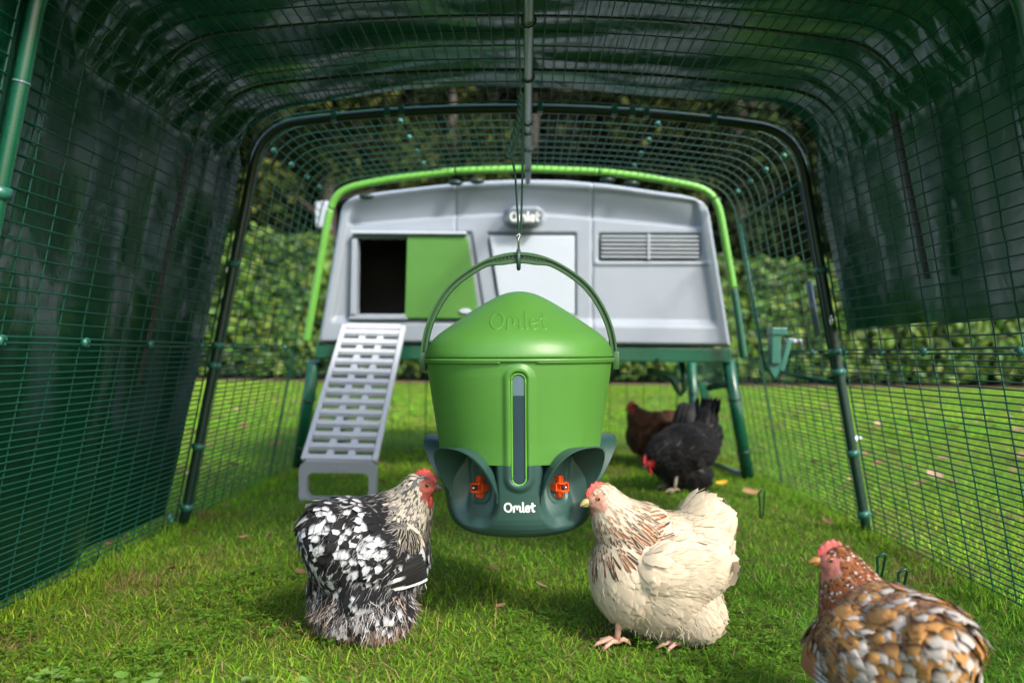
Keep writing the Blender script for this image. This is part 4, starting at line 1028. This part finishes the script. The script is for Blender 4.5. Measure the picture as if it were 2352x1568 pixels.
def hen(label, loc, heading, sp):
    s = sp.get('scale', 1.0)
    root = empty('hen', (loc[0], loc[1], 0), heading); tag(root, label, 'hen')
    hx, hy, hz = sp['head']; hd = sp.get('hdir', 0.0); hp_ = sp.get('hpitch', 0.0); hr = .0235 * s * sp.get('headsize', 1)
    H = np.array([hx, hy, hz])
    hf = np.array([math.cos(hd) * math.cos(hp_), math.sin(hd) * math.cos(hp_), math.sin(hp_)]); hs = np.array([-math.sin(hd), math.cos(hd), 0]); hu = np.cross(hf, hs)
    # ---- body: overlapping balls fused into one skin
    balls = [tuple(b) for b in sp['balls']]
    nb_ = sp['neck']                                   # neck path: (x,y,z,r) from body to skull
    chain = nb_ + [(*(H - hf * hr * .35), hr * .98)]
    for a, b in zip(chain[:-1], chain[1:]):
        a = np.array(a); b = np.array(b); k = max(2, int(np.linalg.norm(b[:3] - a[:3]) / .008))
        for t in np.linspace(0, 1, k): q = a * (1 - t) + b * t; balls.append((q[0], q[1], q[2], q[3], q[3], q[3]))
    q = H + hf * hr * .35; balls.append((q[0], q[1], q[2] - hr * .05, hr * .78, hr * .74, hr * .78))
    mb = MB()
    for (x, y, z, rx, ry, rz) in balls: mb.sphere((x, y, z), (rx, ry, rz), nu=20, nv=14)
    me = bpy.data.meshes.new('hen_raw'); me.from_pydata(mb.v, [], mb.f); tmp = bpy.data.objects.new('hen_raw', me); COL.objects.link(tmp)
    rm = tmp.modifiers.new('r', 'REMESH'); rm.mode = 'VOXEL'; rm.voxel_size = .0055 * s
    sm = tmp.modifiers.new('s', 'SMOOTH'); sm.factor = .5; sm.iterations = 7
    bpy.context.view_layer.update(); dg = bpy.context.evaluated_depsgraph_get()
    bme = bpy.data.meshes.new_from_object(tmp.evaluated_get(dg)); bpy.data.objects.remove(tmp); bpy.data.meshes.remove(me)
    bme.name = 'body'; bme.calc_loop_triangles()
    nv_ = len(bme.vertices); V = np.empty(nv_ * 3); bme.vertices.foreach_get('co', V); V = V.reshape(-1, 3)
    NN = np.empty(nv_ * 3); bme.vertices.foreach_get('normal', NN); NN = NN.reshape(-1, 3)
    TR_ = np.empty(len(bme.loop_triangles) * 3, dtype=np.int32); bme.loop_triangles.foreach_get('vertices', TR_); TR_ = TR_.reshape(-1, 3)
    def face_m(p):
        d = p - H; a = d @ hf; c = d @ hu; return (np.linalg.norm(d, axis=1) < hr * 1.6) & (a > -hr * .1) & (c < hr * .62) & (c > -hr * sp.get('chin', 1.0)) & (a + .3 * c > -hr * .12)
    col = np.broadcast_to(np.array(sp['under']), (nv_, 3)).copy(); fm = face_m(V); col[fm] = np.array(sp['face']) * rng.uniform(.75, 1.15, (fm.sum(), 1)) * (1 + .4 * noise2(V[fm, 0] + V[fm, 1], V[fm, 2], 260, 30))[:, None]
    at2 = bme.color_attributes.new('tint', 'FLOAT_COLOR', 'POINT'); cc = np.ones((nv_, 4), dtype=np.float32); cc[:, :3] = col; at2.data.foreach_set('color', cc.ravel())
    link_mesh('body', bme, M_SKIN, root, True)
    # ---- flow field
    spine = np.array([H, *[np.array(q[:3]) for q in nb_[::-1]], *[np.array(q) for q in sp['spine']]]); sa = arclen(spine); ss = np.linspace(0, sa[-1], 90)
    sq = np.stack([np.interp(ss, sa, spine[:, k]) for k in range(3)], 1)
    for _ in range(4): sq[1:-1] = (sq[:-2] + 2 * sq[1:-1] + sq[2:]) / 4
    stg = np.gradient(sq, axis=0); stg /= np.linalg.norm(stg, axis=1)[:, None]
    s_neck = sa[len(nb_)] / sa[-1]                    # end of neck
    def field(p, n):
        k = np.argmin(((p[:, None, :] - sq[None]) ** 2).sum(2), axis=1); sv = k / 89.0
        dn = np.clip((sp.get('zdrop', .17) - p[:, 2]) / .09, 0, 1.6) * (sv > s_neck * .8)
        f = stg[k] + np.array([0, 0, -1.0]) * dn[:, None] + rng.normal(0, .13, p.shape)
        f -= n * (f * n).sum(1)[:, None]; f /= np.linalg.norm(f, axis=1)[:, None] + 1e-9
        return sv, f
    tn = np.cross(V[TR_[:, 1]] - V[TR_[:, 0]], V[TR_[:, 2]] - V[TR_[:, 0]])
    tn = (NN[TR_[:, 0]] + NN[TR_[:, 1]] + NN[TR_[:, 2]]); tn /= np.linalg.norm(tn, axis=1)[:, None]
    p, k = surface_samples(V, TR_, 9000); n = tn[k]
    sv, f = field(p, n)
    ok = ~face_m(p) & (np.linalg.norm(p - H - hf * hr, axis=1) > hr * .7); p, n, f, sv = p[ok], n[ok], f[ok], sv[ok]
    cz = sp.get('cape', (.165, .2)); zb_ = cz[0] * s + cz[1] * (.09 - p[:, 0]) * .5
    zone = np.where(sv < s_neck * .42, 0, np.where((sv < s_neck * 1.3) & (p[:, 2] > zb_), 1, 2)); fl = (zone == 2) & (p[:, 2] < sp.get('fluffz', .07)); zone[fl] = 3
    base_len = np.choose(zone, [.011, sp.get('hackle', .026), .036, .032]) * s; base_w = np.choose(zone, [.0028, .0042, .0105, .008]) * s
    if 'wmul' in sp: base_w[zone == 2] *= sp['wmul']
    if 'lmul' in sp: base_len[zone == 2] *= sp['lmul']
    gap = np.choose(zone, [.0034, .0052, .0088, .0085]) * s * sp.get('gap', 1)
    kp = thin(p, gap); p, n, f, sv, zone, base_len, base_w = [q[kp] for q in (p, n, f, sv, zone, base_len, base_w)]
    VV, FF, CC = [], [], []; off = 0
    for z_ in range(4):
        m_ = zone == z_
        if not m_.any(): continue
        L = base_len[m_] * rng.uniform(.8, 1.25, m_.sum()); W = base_w[m_] * rng.uniform(.8, 1.2, m_.sum())
        a, b, c = feathers(p[m_], n[m_], f[m_], L, W, lambda N, q=p[m_], v_=sv[m_]: sp['colour'](z_, q, v_, N), sp.get('tilt', .13), 8.0, .10 if z_ != 3 else .4, sp.get('cup', .2))
        VV.append(a); FF.append(b + off); CC.append(c); off += len(a)
    fast('plumage', np.concatenate(VV), np.concatenate(FF), M_FEATHER, root, True, np.concatenate(CC))
    # ---- down
    nd = sp.get('down', 5000)
    p, k = surface_samples(V, TR_, nd * 4); n = tn[k]; lim = sp.get('downz', .11)
    ok = (p[:, 2] < lim * rng.uniform(.55, 1.1, len(p))) & (p[:, 2] > .004); p, n = p[ok][:nd], n[ok][:nd]
    f = np.array([0, 0, -1.0]) + rng.normal(0, .35, p.shape) + n * .3; f -= n * (f * n).sum(1)[:, None] * .8; f /= np.linalg.norm(f, axis=1)[:, None] + 1e-9
    L = rng.uniform(.012, .034, len(p)) * s * sp.get('downlen', 1); L = np.minimum(L, p[:, 2] * .9 + .012)
    a, b, c = strands(p, n, f, L, rng.uniform(.0004, .0009, len(p)), sp['downcol'](p))
    fast('down', a, b, M_FEATHER, root, True, c)
    # ---- fine barbs lying along the feathers
    if 'fuzz' in sp:
        nf, fcol = sp['fuzz']; p, k = surface_samples(V, TR_, nf); n = tn[k]; sv, f = field(p, n)
        ok = ~face_m(p) & (np.linalg.norm(p - H - hf * hr, axis=1) > hr * .7) & (p[:, 2] > .03) & ((sv > s_neck * 1.15) | (p[:, 2] < cz[0] * s)); p, n, f, sv = p[ok], n[ok], f[ok], sv[ok]
        L = np.where(sv < s_neck, .010, .016) * s * rng.uniform(.7, 1.3, len(p))
        a, b, c = strands(p + n * (.0035 * s) , n, f, L, np.full(len(p), .00035), fcol(p), .02, .22, .12)
        fast('barbs', a, b, M_FEATHER, root, True, c)
    # ---- tail and wing feathers
    if 'tail' in sp:
        tp, tdir, tn_, tl, tw, tcol, tc = sp['tail']; N = len(tp)
        a, b, c = feathers(np.array(tp, float), np.array(tn_, float), np.array(tdir, float) / np.linalg.norm(np.array(tdir, float), axis=1)[:, None], np.array(tl), np.array(tw), tcol, .05, tc, .15)
        fast('tail', a, b, M_FEATHER, root, True, c)
    for sd_ in (-1, 1):
        nw_ = 9; wp, wf, wn, wl, ww = [], [], [], [], []; wx, wy, wz = sp['wing']
        for k_ in range(nw_):
            t = k_ / (nw_ - 1)
            wp.append((wx + .012 * t, sd_ * (wy + .004 * math.sin(t * 3)), wz - .045 * t * s)); wf.append((-1, -sd_ * .12, sp.get('wdrop', -.25) + .34 * t)); wn.append((-.05, sd_ * 1.0, .25)); wl.append((.075 + .02 * math.sin(t * 2.6)) * s); ww.append(.0095 * s)
        wp, wf, wn = [np.array(q, float) for q in (wp, wf, wn)]; wf /= np.linalg.norm(wf, axis=1)[:, None]; wn -= wf * (wn * wf).sum(1)[:, None]; wn /= np.linalg.norm(wn, axis=1)[:, None]
        a, b, c = feathers(wp + wn * .004, wn, wf, np.array(wl), np.array(ww), sp['wingcol'], .06, 9.0, .08)
        fast('wing', a, b, M_FEATHER, root, True, c)
    # ---- head furniture
    red = sp.get('comb', (.5, .035, .03)); beakc = sp.get('beak', (.42, .25, .11))
    def hm(name, mb_, colr, mat=M_SKIN):
        me_ = mb_.build(name, mat, root, True); d_ = me_.data; a_ = d_.color_attributes.new('tint', 'FLOAT_COLOR', 'POINT'); n_ = len(d_.vertices)
        c_ = np.ones((n_, 4), dtype=np.float32); c_[:, :3] = np.array(colr) * rng.uniform(.85, 1.12, (n_, 1)); a_.data.foreach_set('color', c_.ravel()); return me_
    B0 = H + hf * hr * .98
    mb = MB(); mb.tube([B0 - hf * .004 * s, B0 + hf * .006 * s + hu * .0008, B0 + hf * .0125 * s - hu * .0012 * s, B0 + hf * .0165 * s - hu * .0045 * s], [.0072 * s, .0058 * s, .0034 * s, .0006], 10); hm('beak', mb, beakc)
    mb = MB(); mb.tube([B0 - hf * .004 * s - hu * .004 * s, B0 + hf * .006 * s - hu * .0052 * s, B0 + hf * .012 * s - hu * .0058 * s], [.005 * s, .0038 * s, .0006], 8); hm('lower_beak', mb, np.array(beakc) * .6)
    cs = sp.get('combsize', 1.0); mb = MB(); V_ = []
    K = 26
    for i in range(K + 1):
        t = i / K; a = hr * (1.05 - 2.0 * t); base_h = hr * (.30 + .62 * math.sin(math.pi * min(1, .12 + t * .8))) ; tooth = (.5 + .5 * abs(math.sin(t * math.pi * 5))) * math.sin(math.pi * (.1 + .85 * t)); h_ = base_h + hr * (.18 + .62 * tooth) * cs
        c_ = H + hf * a
        for o_, wv in ((base_h - hr * .25, .0034), (base_h + (h_ - base_h) * .5, .0024), (h_, .0007)):
            V_.append(c_ + hu * o_ + hs * wv * s + hs * .001 * math.sin(t * 9)); V_.append(c_ + hu * o_ - hs * wv * s + hs * .001 * math.sin(t * 9))
    Fs = []
    for i in range(K):
        a = i * 6; b = a + 6
        Fs += [(a, a + 2, b + 2, b), (a + 2, a + 4, b + 4, b + 2), (a + 1, b + 1, b + 3, a + 3), (a + 3, b + 3, b + 5, a + 5), (a + 4, a + 5, b + 5, b + 4)]
    mb.add(V_, Fs); hm('comb', mb, red)
    ws = sp.get('wattle', 1.0)
    for sd_ in (-1, 1):
        mb = MB(); c_ = H + hf * hr * .72 - hu * hr * (.72 + .35 * ws) + hs * sd_ * hr * .22
        mb.sphere(c_, (.0055 * s, .0028 * s, .0095 * s * ws), Matrix((hf, hs, hu)).transposed(), 10, 8); hm('wattle', mb, np.array(red) * .9)
        mb = MB(); c_ = H - hf * hr * .12 - hu * hr * .5 + hs * sd_ * hr * .80; mb.sphere(c_, (.0055 * s, .0025 * s, .006 * s), Matrix((hf, hs, hu)).transposed(), 10, 8); hm('ear_lobe', mb, sp.get('ear', (.55, .33, .26)))
        ec = H + hf * hr * .38 + hu * hr * .18 + hs * sd_ * hr * .70
        mb = MB(); mb.sphere(ec, (.0046 * s, .0030 * s, .0046 * s), Matrix((hf, hs, hu)).transposed(), 12, 8); ey = hm('eye', mb, (.30, .12, .03))
        mb = MB(); mb.sphere(ec + hs * sd_ * .0016 * s, (.0028 * s, .0021 * s, .0028 * s), Matrix((hf, hs, hu)).transposed(), 10, 8); pu = mb.build('pupil', M_EYE, ey, True)
    # ---- feet
    for (fx, fy, sd_) in sp['feet']:
        mb = MB(); mb.tube([(fx - .006, fy, .07 * s), (fx, fy, .035 * s), (fx + .002, fy, .014)], [.009 * s, .0058 * s, .0052 * s], 8)
        for a, l_ in ((-.55, .030), (0, .036), (.55, .030), (math.pi, .018)):
            d_ = np.array([math.cos(a + sp.get('toe', 0)), math.sin(a + sp.get('toe', 0)), 0]); c_ = np.array([fx, fy, .013])
            mb.tube([c_, c_ + d_ * l_ * .5 * s + [0, 0, .004], c_ + d_ * l_ * s - [0, 0, .001], c_ + d_ * l_ * 1.25 * s - [0, 0, .007]], [.0048 * s, .0042 * s, .0034 * s, .0008], 7)
        hm('foot', mb, sp.get('footc', (.42, .24, .16)))
    return root
M_EYE = plastic('eye_black', (.004, .003, .003), .08, 0, 300, 0)

def body_balls(s=1.0, lower=0.0, wingbulge=True):
    B = [(0, 0, .140, .112, .098, .100), (.052, 0, .132, .072, .085, .088), (-.070, 0, .165, .078, .086, .080), (-.118, 0, .19, .05, .058, .055),
         (-.02, 0, .082, .092, .085, .066), (-.03, .045, .066, .062, .050, .056), (-.03, -.045, .066, .062, .050, .056)]
    if wingbulge: B += [(-.015, .080, .150, .080, .026, .052), (-.015, -.080, .150, .080, .026, .052)]
    return [tuple(q * s for q in b) for b in B]

# 1: black and white mottled hen, seen from behind, head in profile to the right
def col_mottled(z, p, sv, N):
    r1 = rng.uniform(0, 1, N)[:, None, None]; r2 = rng.uniform(0, 1, N)[:, None, None]; blk = np.array([.010, .010, .012]); wh = np.array([.45, .46, .49]); cream = np.array([.38, .34, .275])
    full_ = np.ones((N, FR, FCOL))
    if z <= 1:
        m = np.where((np.abs(UU) < .72 * (1.1 - .4 * TT)) & (TT > .12) & (r1 < .78), 0.0, 1.0) * full_
        if z == 0: m = np.where((np.abs(UU) < .5) & (TT > .4) & (r1 < .4), 0, 1.0) * full_
        return mix(np.broadcast_to(blk, (N, FR, FCOL, 3)), np.broadcast_to(cream * (1.0 if z else 1.05), (N, FR, FCOL, 3)), m)
    if z == 2:
        thr = .42 + .33 * r2
        m = smooth01(TT - .16 * UU ** 2 + .02 * rng.normal(size=(N, FR, FCOL)), thr - .05, thr + .05)
        m = np.where(r1 < .38, 0.0, np.where(r1 > .95, 1.0, m))
        gr = rng.uniform(.75, 1.1, (N, 1, 1, 1)); return mix(np.broadcast_to(blk, (N, FR, FCOL, 3)), wh * gr * np.ones((N, FR, FCOL, 3)), m)
    base = np.array([(.40, .38, .37), (.06, .05, .05), (.33, .25, .18), (.55, .53, .52)])[rng.integers(0, 4, N)]
    return np.broadcast_to(base[:, None, None, :], (N, FR, FCOL, 3)).copy()
def down_mottled(p):
    cols = np.array([(.34, .32, .31), (.035, .03, .03), (.42, .40, .39), (.06, .045, .04), (.34, .26, .19), (.24, .17, .12)]); c = cols[((noise2(p[:, 0] * 1.0 + p[:, 1], p[:, 2], 60, 20) * 3 + rng.normal(0, 1.1, len(p)) + 2.5).clip(0, 5)).astype(int)]
    low = (p[:, 2] < .05); c[low] = c[low] * .55 + np.array([.28, .16, .10]) * .45; return c * rng.uniform(.8, 1.15, (len(p), 1))
def wing_mottled(N):
    k = np.arange(N)[:, None, None]; m = np.where(((k % 3 == 1) & (TT > .5) & (np.abs(UU) < .8)) | (k >= N - 1), 1.0, 0.0) * np.ones((N, FR, FCOL)); return mix(np.full((N, FR, FCOL, 3), .011), np.full((N, FR, FCOL, 3), .52), m)
hen('black and white mottled hen seen from behind left of the green feeder', (-.272, 1.45), R(50), dict(
    head=(.050, -.072, .262), hdir=R(-46), hpitch=R(-4), balls=[(b[0] * .82, b[1] * .92, b[2], b[3] * .92, b[4] * .92, b[5]) for b in body_balls(1.0)] + [(-.025, .045, .054, .066, .056, .046), (-.025, -.045, .054, .066, .056, .046), (-.02, 0, .05, .085, .09, .042), (-.03, .045, .092, .068, .044, .06), (-.03, -.045, .092, .068, .044, .06)], neck=[(.040, -.014, .185, .064), (.050, -.042, .222, .042)], spine=[(0, 0, .2), (-.07, 0, .2), (-.15, 0, .15)],
    under=(.10, .09, .09), face=(.38, .085, .065), colour=col_mottled, downcol=down_mottled, down=13000, downz=.085, fluffz=.045, downlen=.75, tilt=.09, cup=.12, wing=(.02, .103, .150), wingcol=wing_mottled, wdrop=-.36,
    comb=(.36, .035, .03), beak=(.10, .07, .06), wattle=1.2, feet=[(.02, .05, 1), (.0, -.05, -1)], footc=(.30, .11, .05), combsize=.6, wmul=.92, lmul=.9, gap=.9, zdrop=.2, fuzz=(5000, lambda p: np.where(rng.uniform(0, 1, (len(p), 1)) < .7, .012, .30) * np.ones((len(p), 3)))))

# 2: cream hen with a brown streaked hackle, in profile to the left
CREAM = np.array([.54, .455, .335])
def col_cream(z, p, sv, N):
    r1 = rng.uniform(0, 1, N)[:, None, None]; ones = np.ones((N, FR, FCOL)); cr = CREAM * rng.uniform(.9, 1.1, (N, 1, 1, 1)) * np.ones((N, FR, FCOL, 3))
    if z <= 1:
        hgt_ = p[:, 2] - (.2 - .42 * p[:, 0]) + .006; sk = np.clip((.095 - hgt_) / .05, 0, 1)[:, None, None]; front_ = np.clip((p[:, 0] - .112) / .022, 0, 1)[:, None, None]
        m = ((np.abs(UU) < .45 + .47 * sk) & (TT > .22 - .20 * sk)) * (r1 < (.16 + .84 * sk) * (1 - .85 * front_)) * ones
        br = np.where(rng.uniform(0, 1, (N, 1, 1, 1)) < .5, np.array([.17, .055, .018]), np.array([.035, .018, .012]))
        tip = np.where(TT > .75, 1.0, .75) * ones
        return mix(cr, br * np.ones((N, FR, FCOL, 3)), m * np.minimum(1, tip + .2) * (.55 + .45 * sk))
    tailish = np.clip((-p[:, 0] - .07) / .05, 0, 1)[:, None, None]
    tan = np.array([.55, .36, .24]); m = (.28 * tailish * (r1 > .35) + .10 * (r1 > .7)) * (TT < .8) * ones
    return mix(cr, np.broadcast_to(tan, cr.shape), m)
def down_cream(p): return CREAM * rng.uniform(.82, 1.08, (len(p), 1))
def wing_cream(N):
    c = CREAM * np.ones((N, FR, FCOL, 3)); k = np.arange(N)[:, None, None]; m = ((k == N - 3) * (TT > .82) * .6) * np.ones((N, FR, FCOL)); return mix(c, np.broadcast_to(np.array([.12, .08, .06]), c.shape), m)
b2 = [(-.005, 0, .118, .104, .100, .106), (.055, 0, .122, .068, .085, .090), (-.068, 0, .165, .060, .074, .070), (-.088, 0, .195, .044, .060, .052), (-.074, 0, .214, .036, .05, .036),
      (-.02, 0, .076, .090, .088, .060), (-.045, .045, .064, .054, .045, .050), (-.045, -.045, .064, .054, .045, .050), (-.015, .082, .145, .080, .026, .052), (-.015, -.082, .145, .080, .026, .052)]
hen('cream hen with brown streaked neck feathers facing the right of the feeder', (.236, 1.415), R(190), dict(
    head=(.108, 0, .252), hdir=R(6), hpitch=R(-14), balls=b2, neck=[(.045, 0, .178, .066), (.078, 0, .212, .044)], spine=[(-.01, 0, .2), (-.06, 0, .2), (-.11, 0, .235)],
    under=(.46, .38, .28), face=(.42, .22, .16), colour=col_cream, downcol=down_cream, down=3000, downz=.05, fluffz=.0, downlen=.5, cape=(.162, .84), hackle=.036, wing=(-.022, .098, .155), wingcol=wing_cream, wdrop=-.30, wmul=1.3, tilt=.03, cup=.08, fuzz=(4000, lambda p: CREAM * rng.uniform(.85, 1.1, (len(p), 1))),
    comb=(.34, .06, .045), beak=(.36, .30, .12), wattle=.6, feet=[(.082, .03, 1), (-.02, .055, -1)], footc=(.45, .26, .19), combsize=.5, chin=.75, ear=(.6, .4, .32)))

# 3: brown, gold and white hen near the camera, rear view
def col_golden(z, p, sv, N):
    r1 = rng.uniform(0, 1, N)[:, None, None]; r2 = rng.uniform(0, 1, N)[:, None, None]; ones = np.ones((N, FR, FCOL)); sh = (N, FR, FCOL, 3)
    ruf = np.array([.21, .064, .02]); gold = np.array([.38, .19, .062]); blk = np.array([.02, .016, .015]); wh = np.array([.40, .355, .315]); brn = np.array([.22, .10, .052])
    if z <= 1:
        low_ = np.clip((sv - .16) / .14, 0, 1)[:, None, None]
        c = np.broadcast_to(ruf, sh) * rng.uniform(.7, 1.2, (N, 1, 1, 1)); m = ((TT > .6) & (r1 < .35 + .2 * low_)) * ones; c = mix(c, np.broadcast_to(wh, sh), m); return mix(c, np.broadcast_to(blk, sh), ((TT > .35) & (TT < .62) & (r2 < .35 + .4 * low_)) * ones)
    if z == 2:
        fwd = (p[:, 0] > .01)[:, None, None]
        c = np.where((r2 < .5)[..., None], gold, brn) * np.ones(sh) * rng.uniform(.8, 1.15, (N, 1, 1, 1))
        tt = TT - .12 * UU ** 2 + .03 * rng.normal(size=(N, FR, FCOL))
        c = mix(c, np.broadcast_to(blk, sh), smooth01(tt, .46, .56) * (r1 < .7) * ones); c = mix(c, np.broadcast_to(np.where((r1 < .45)[..., None], wh, gold) * np.ones(sh), sh), smooth01(tt, .60, .70) * ones)
        return mix(c, np.broadcast_to(wh * .95, sh), (r1 > .95) * ones)
    c = np.array([(.30, .18, .11), (.55, .52, .5), (.24, .12, .07), (.12, .09, .08)])[rng.integers(0, 4, N)]; return np.broadcast_to(c[:, None, None, :], sh).copy()
def down_golden(p):
    cols = np.array([(.38, .36, .34), (.22, .12, .07), (.3, .2, .13), (.06, .045, .04)]); return cols[((noise2(p[:, 0] + p[:, 1], p[:, 2], 50, 22) * 2 + rng.normal(0, .8, len(p)) + 1.5).clip(0, 3)).astype(int)] * rng.uniform(.8, 1.15, (len(p), 1))
def wing_golden(N):
    k = np.arange(N)[:, None, None]; sh = (N, FR, FCOL, 3); m = ((UU > -.3) | (k % 2 == 0)) * np.ones((N, FR, FCOL)); c = mix(np.broadcast_to(np.array([.10, .08, .08]), sh), np.broadcast_to(np.array([.47, .47, .49]), sh), m * (TT > .12)); return mix(c, np.broadcast_to(np.array([.28, .12, .06]), sh), (TT < .4) * np.ones((N, FR, FCOL)))
hen('brown, gold and white hen in the near right corner turning its head', (.468, 1.045), R(98), dict(scale=.92,
    head=(.078, .028, .218), hdir=R(75), hpitch=R(-3), balls=[(b[0] * .82, b[1] * .88, b[2] * .86, b[3] * .76, b[4] * .78, b[5] * .86) for b in body_balls(1.0)], neck=[(.038, .004, .140, .060), (.062, .012, .178, .042)], spine=[(0, 0, .165), (-.06, 0, .165), (-.13, 0, .12)],
    under=(.22, .12, .07), face=(.40, .13, .10), colour=col_golden, downcol=down_golden, down=4500, downz=.10, fluffz=.055, wing=(.03, .088, .13), wingcol=wing_golden, wdrop=-.5, wmul=1.3, lmul=1.3, tilt=.05, cup=.08, zdrop=.16,
    comb=(.36, .07, .06), beak=(.32, .17, .05), wattle=.8, feet=[(.02, .04, 1), (.0, -.04, -1)], combsize=.6, gap=.9, fuzz=(6500, lambda p: np.array([(.36, .18, .06), (.2, .08, .03), (.4, .38, .36), (.03, .02, .02)])[rng.integers(0, 4, len(p))])))

# 4: black hen with its head down, 5: dark brown hen, both under the house
def col_black(z, p, sv, N): return const((.007, .0065, .007), .6)(N)
def down_black(p): return np.array([.012, .011, .011]) * rng.uniform(.6, 1.6, (len(p), 1))
b4 = body_balls(1.02) + [(-.11, 0, .235, .04, .05, .06), (-.125, 0, .275, .028, .04, .04), (.075, 0, .115, .06, .07, .06)]
tl = [(-.10 - .012 * (k % 3), -.04 + .011 * k, .25) for k in range(8)]
hen('black hen pecking at the grass with its tail raised in front of the wheel', (.575, 2.98), R(206), dict(
    head=(.140, .0, .112), hdir=0.0, hpitch=R(-35), balls=b4, neck=[(.075, 0, .150, .066), (.112, 0, .135, .046)], spine=[(.02, 0, .21), (-.06, 0, .22), (-.13, 0, .30)],
    under=(.012, .012, .012), face=(.45, .02, .03), colour=col_black, downcol=down_black, down=2500, downz=.08, fluffz=.05, wing=(.0, .102, .15), wingcol=const((.012, .012, .014), .3), gap=1.3,
    tail=(tl, [(-.35, -.25 + .07 * k, 1) for k in range(8)], [(-.9, 0, -.3)] * 8, [.10] * 8, [.016] * 8, const((.012, .012, .013), .3), 4.0),
    comb=(.45, .02, .035), beak=(.06, .05, .04), wattle=1.2, feet=[(.06, .045, 1), (.03, -.045, -1)], footc=(.3, .24, .17), combsize=.8, zdrop=.19))
def col_dkbrown(z, p, sv, N): return (const((.075, .028, .012), .35) if z < 2 else const((.06, .027, .013), .45))(N)
def down_dkbrown(p): return np.array([.12, .055, .025]) * rng.uniform(.6, 1.5, (len(p), 1))
hen('dark brown hen standing upright in the shade under the hen house', (.585, 3.72), R(192), dict(
    head=(.100, 0, .252), hdir=R(-6), hpitch=R(-4), balls=body_balls(1.0), neck=[(.055, 0, .185, .064), (.082, 0, .22, .042)], spine=[(0, 0, .2), (-.07, 0, .2), (-.15, 0, .2)],
    under=(.06, .03, .015), face=(.26, .04, .03), colour=col_dkbrown, downcol=down_dkbrown, down=1800, downz=.08, fluffz=.06, wing=(.0, .102, .15), wingcol=const((.05, .022, .012), .3), gap=1.4,
    comb=(.32, .03, .03), beak=(.25, .15, .06), wattle=.9, feet=[(.04, .045, 1), (.0, -.045, -1)], footc=(.28, .17, .09)))
# hooked ground pegs by the right wall
for k_, (px, py) in enumerate([(2015, 1290), (1748, 1110), (2062, 1330)]):
    d = [1.72, 2.5, 1.6][k_]; q = P(px, py, d); q[2] = 0; q[0] = min(q[0], .952)
    mb = MB(); mb.tube([(0, 0, -.01), (-.012, -.03, .05), (-.02, -.045, .085), (-.01, -.05, .095), (0, -.04, .088), (.006, -.01, .04), (.01, .015, -.01)], .0028, 7); o = mb.build('ground_peg', M_STEELGREEN, None, True); o.location = q
    tag(o, ['bent green ground peg at the foot of the right wall by the hoop', 'small green ground peg beside the right leg of the hen house', 'bent green ground peg nearest the brown hen'][k_], 'ground peg')
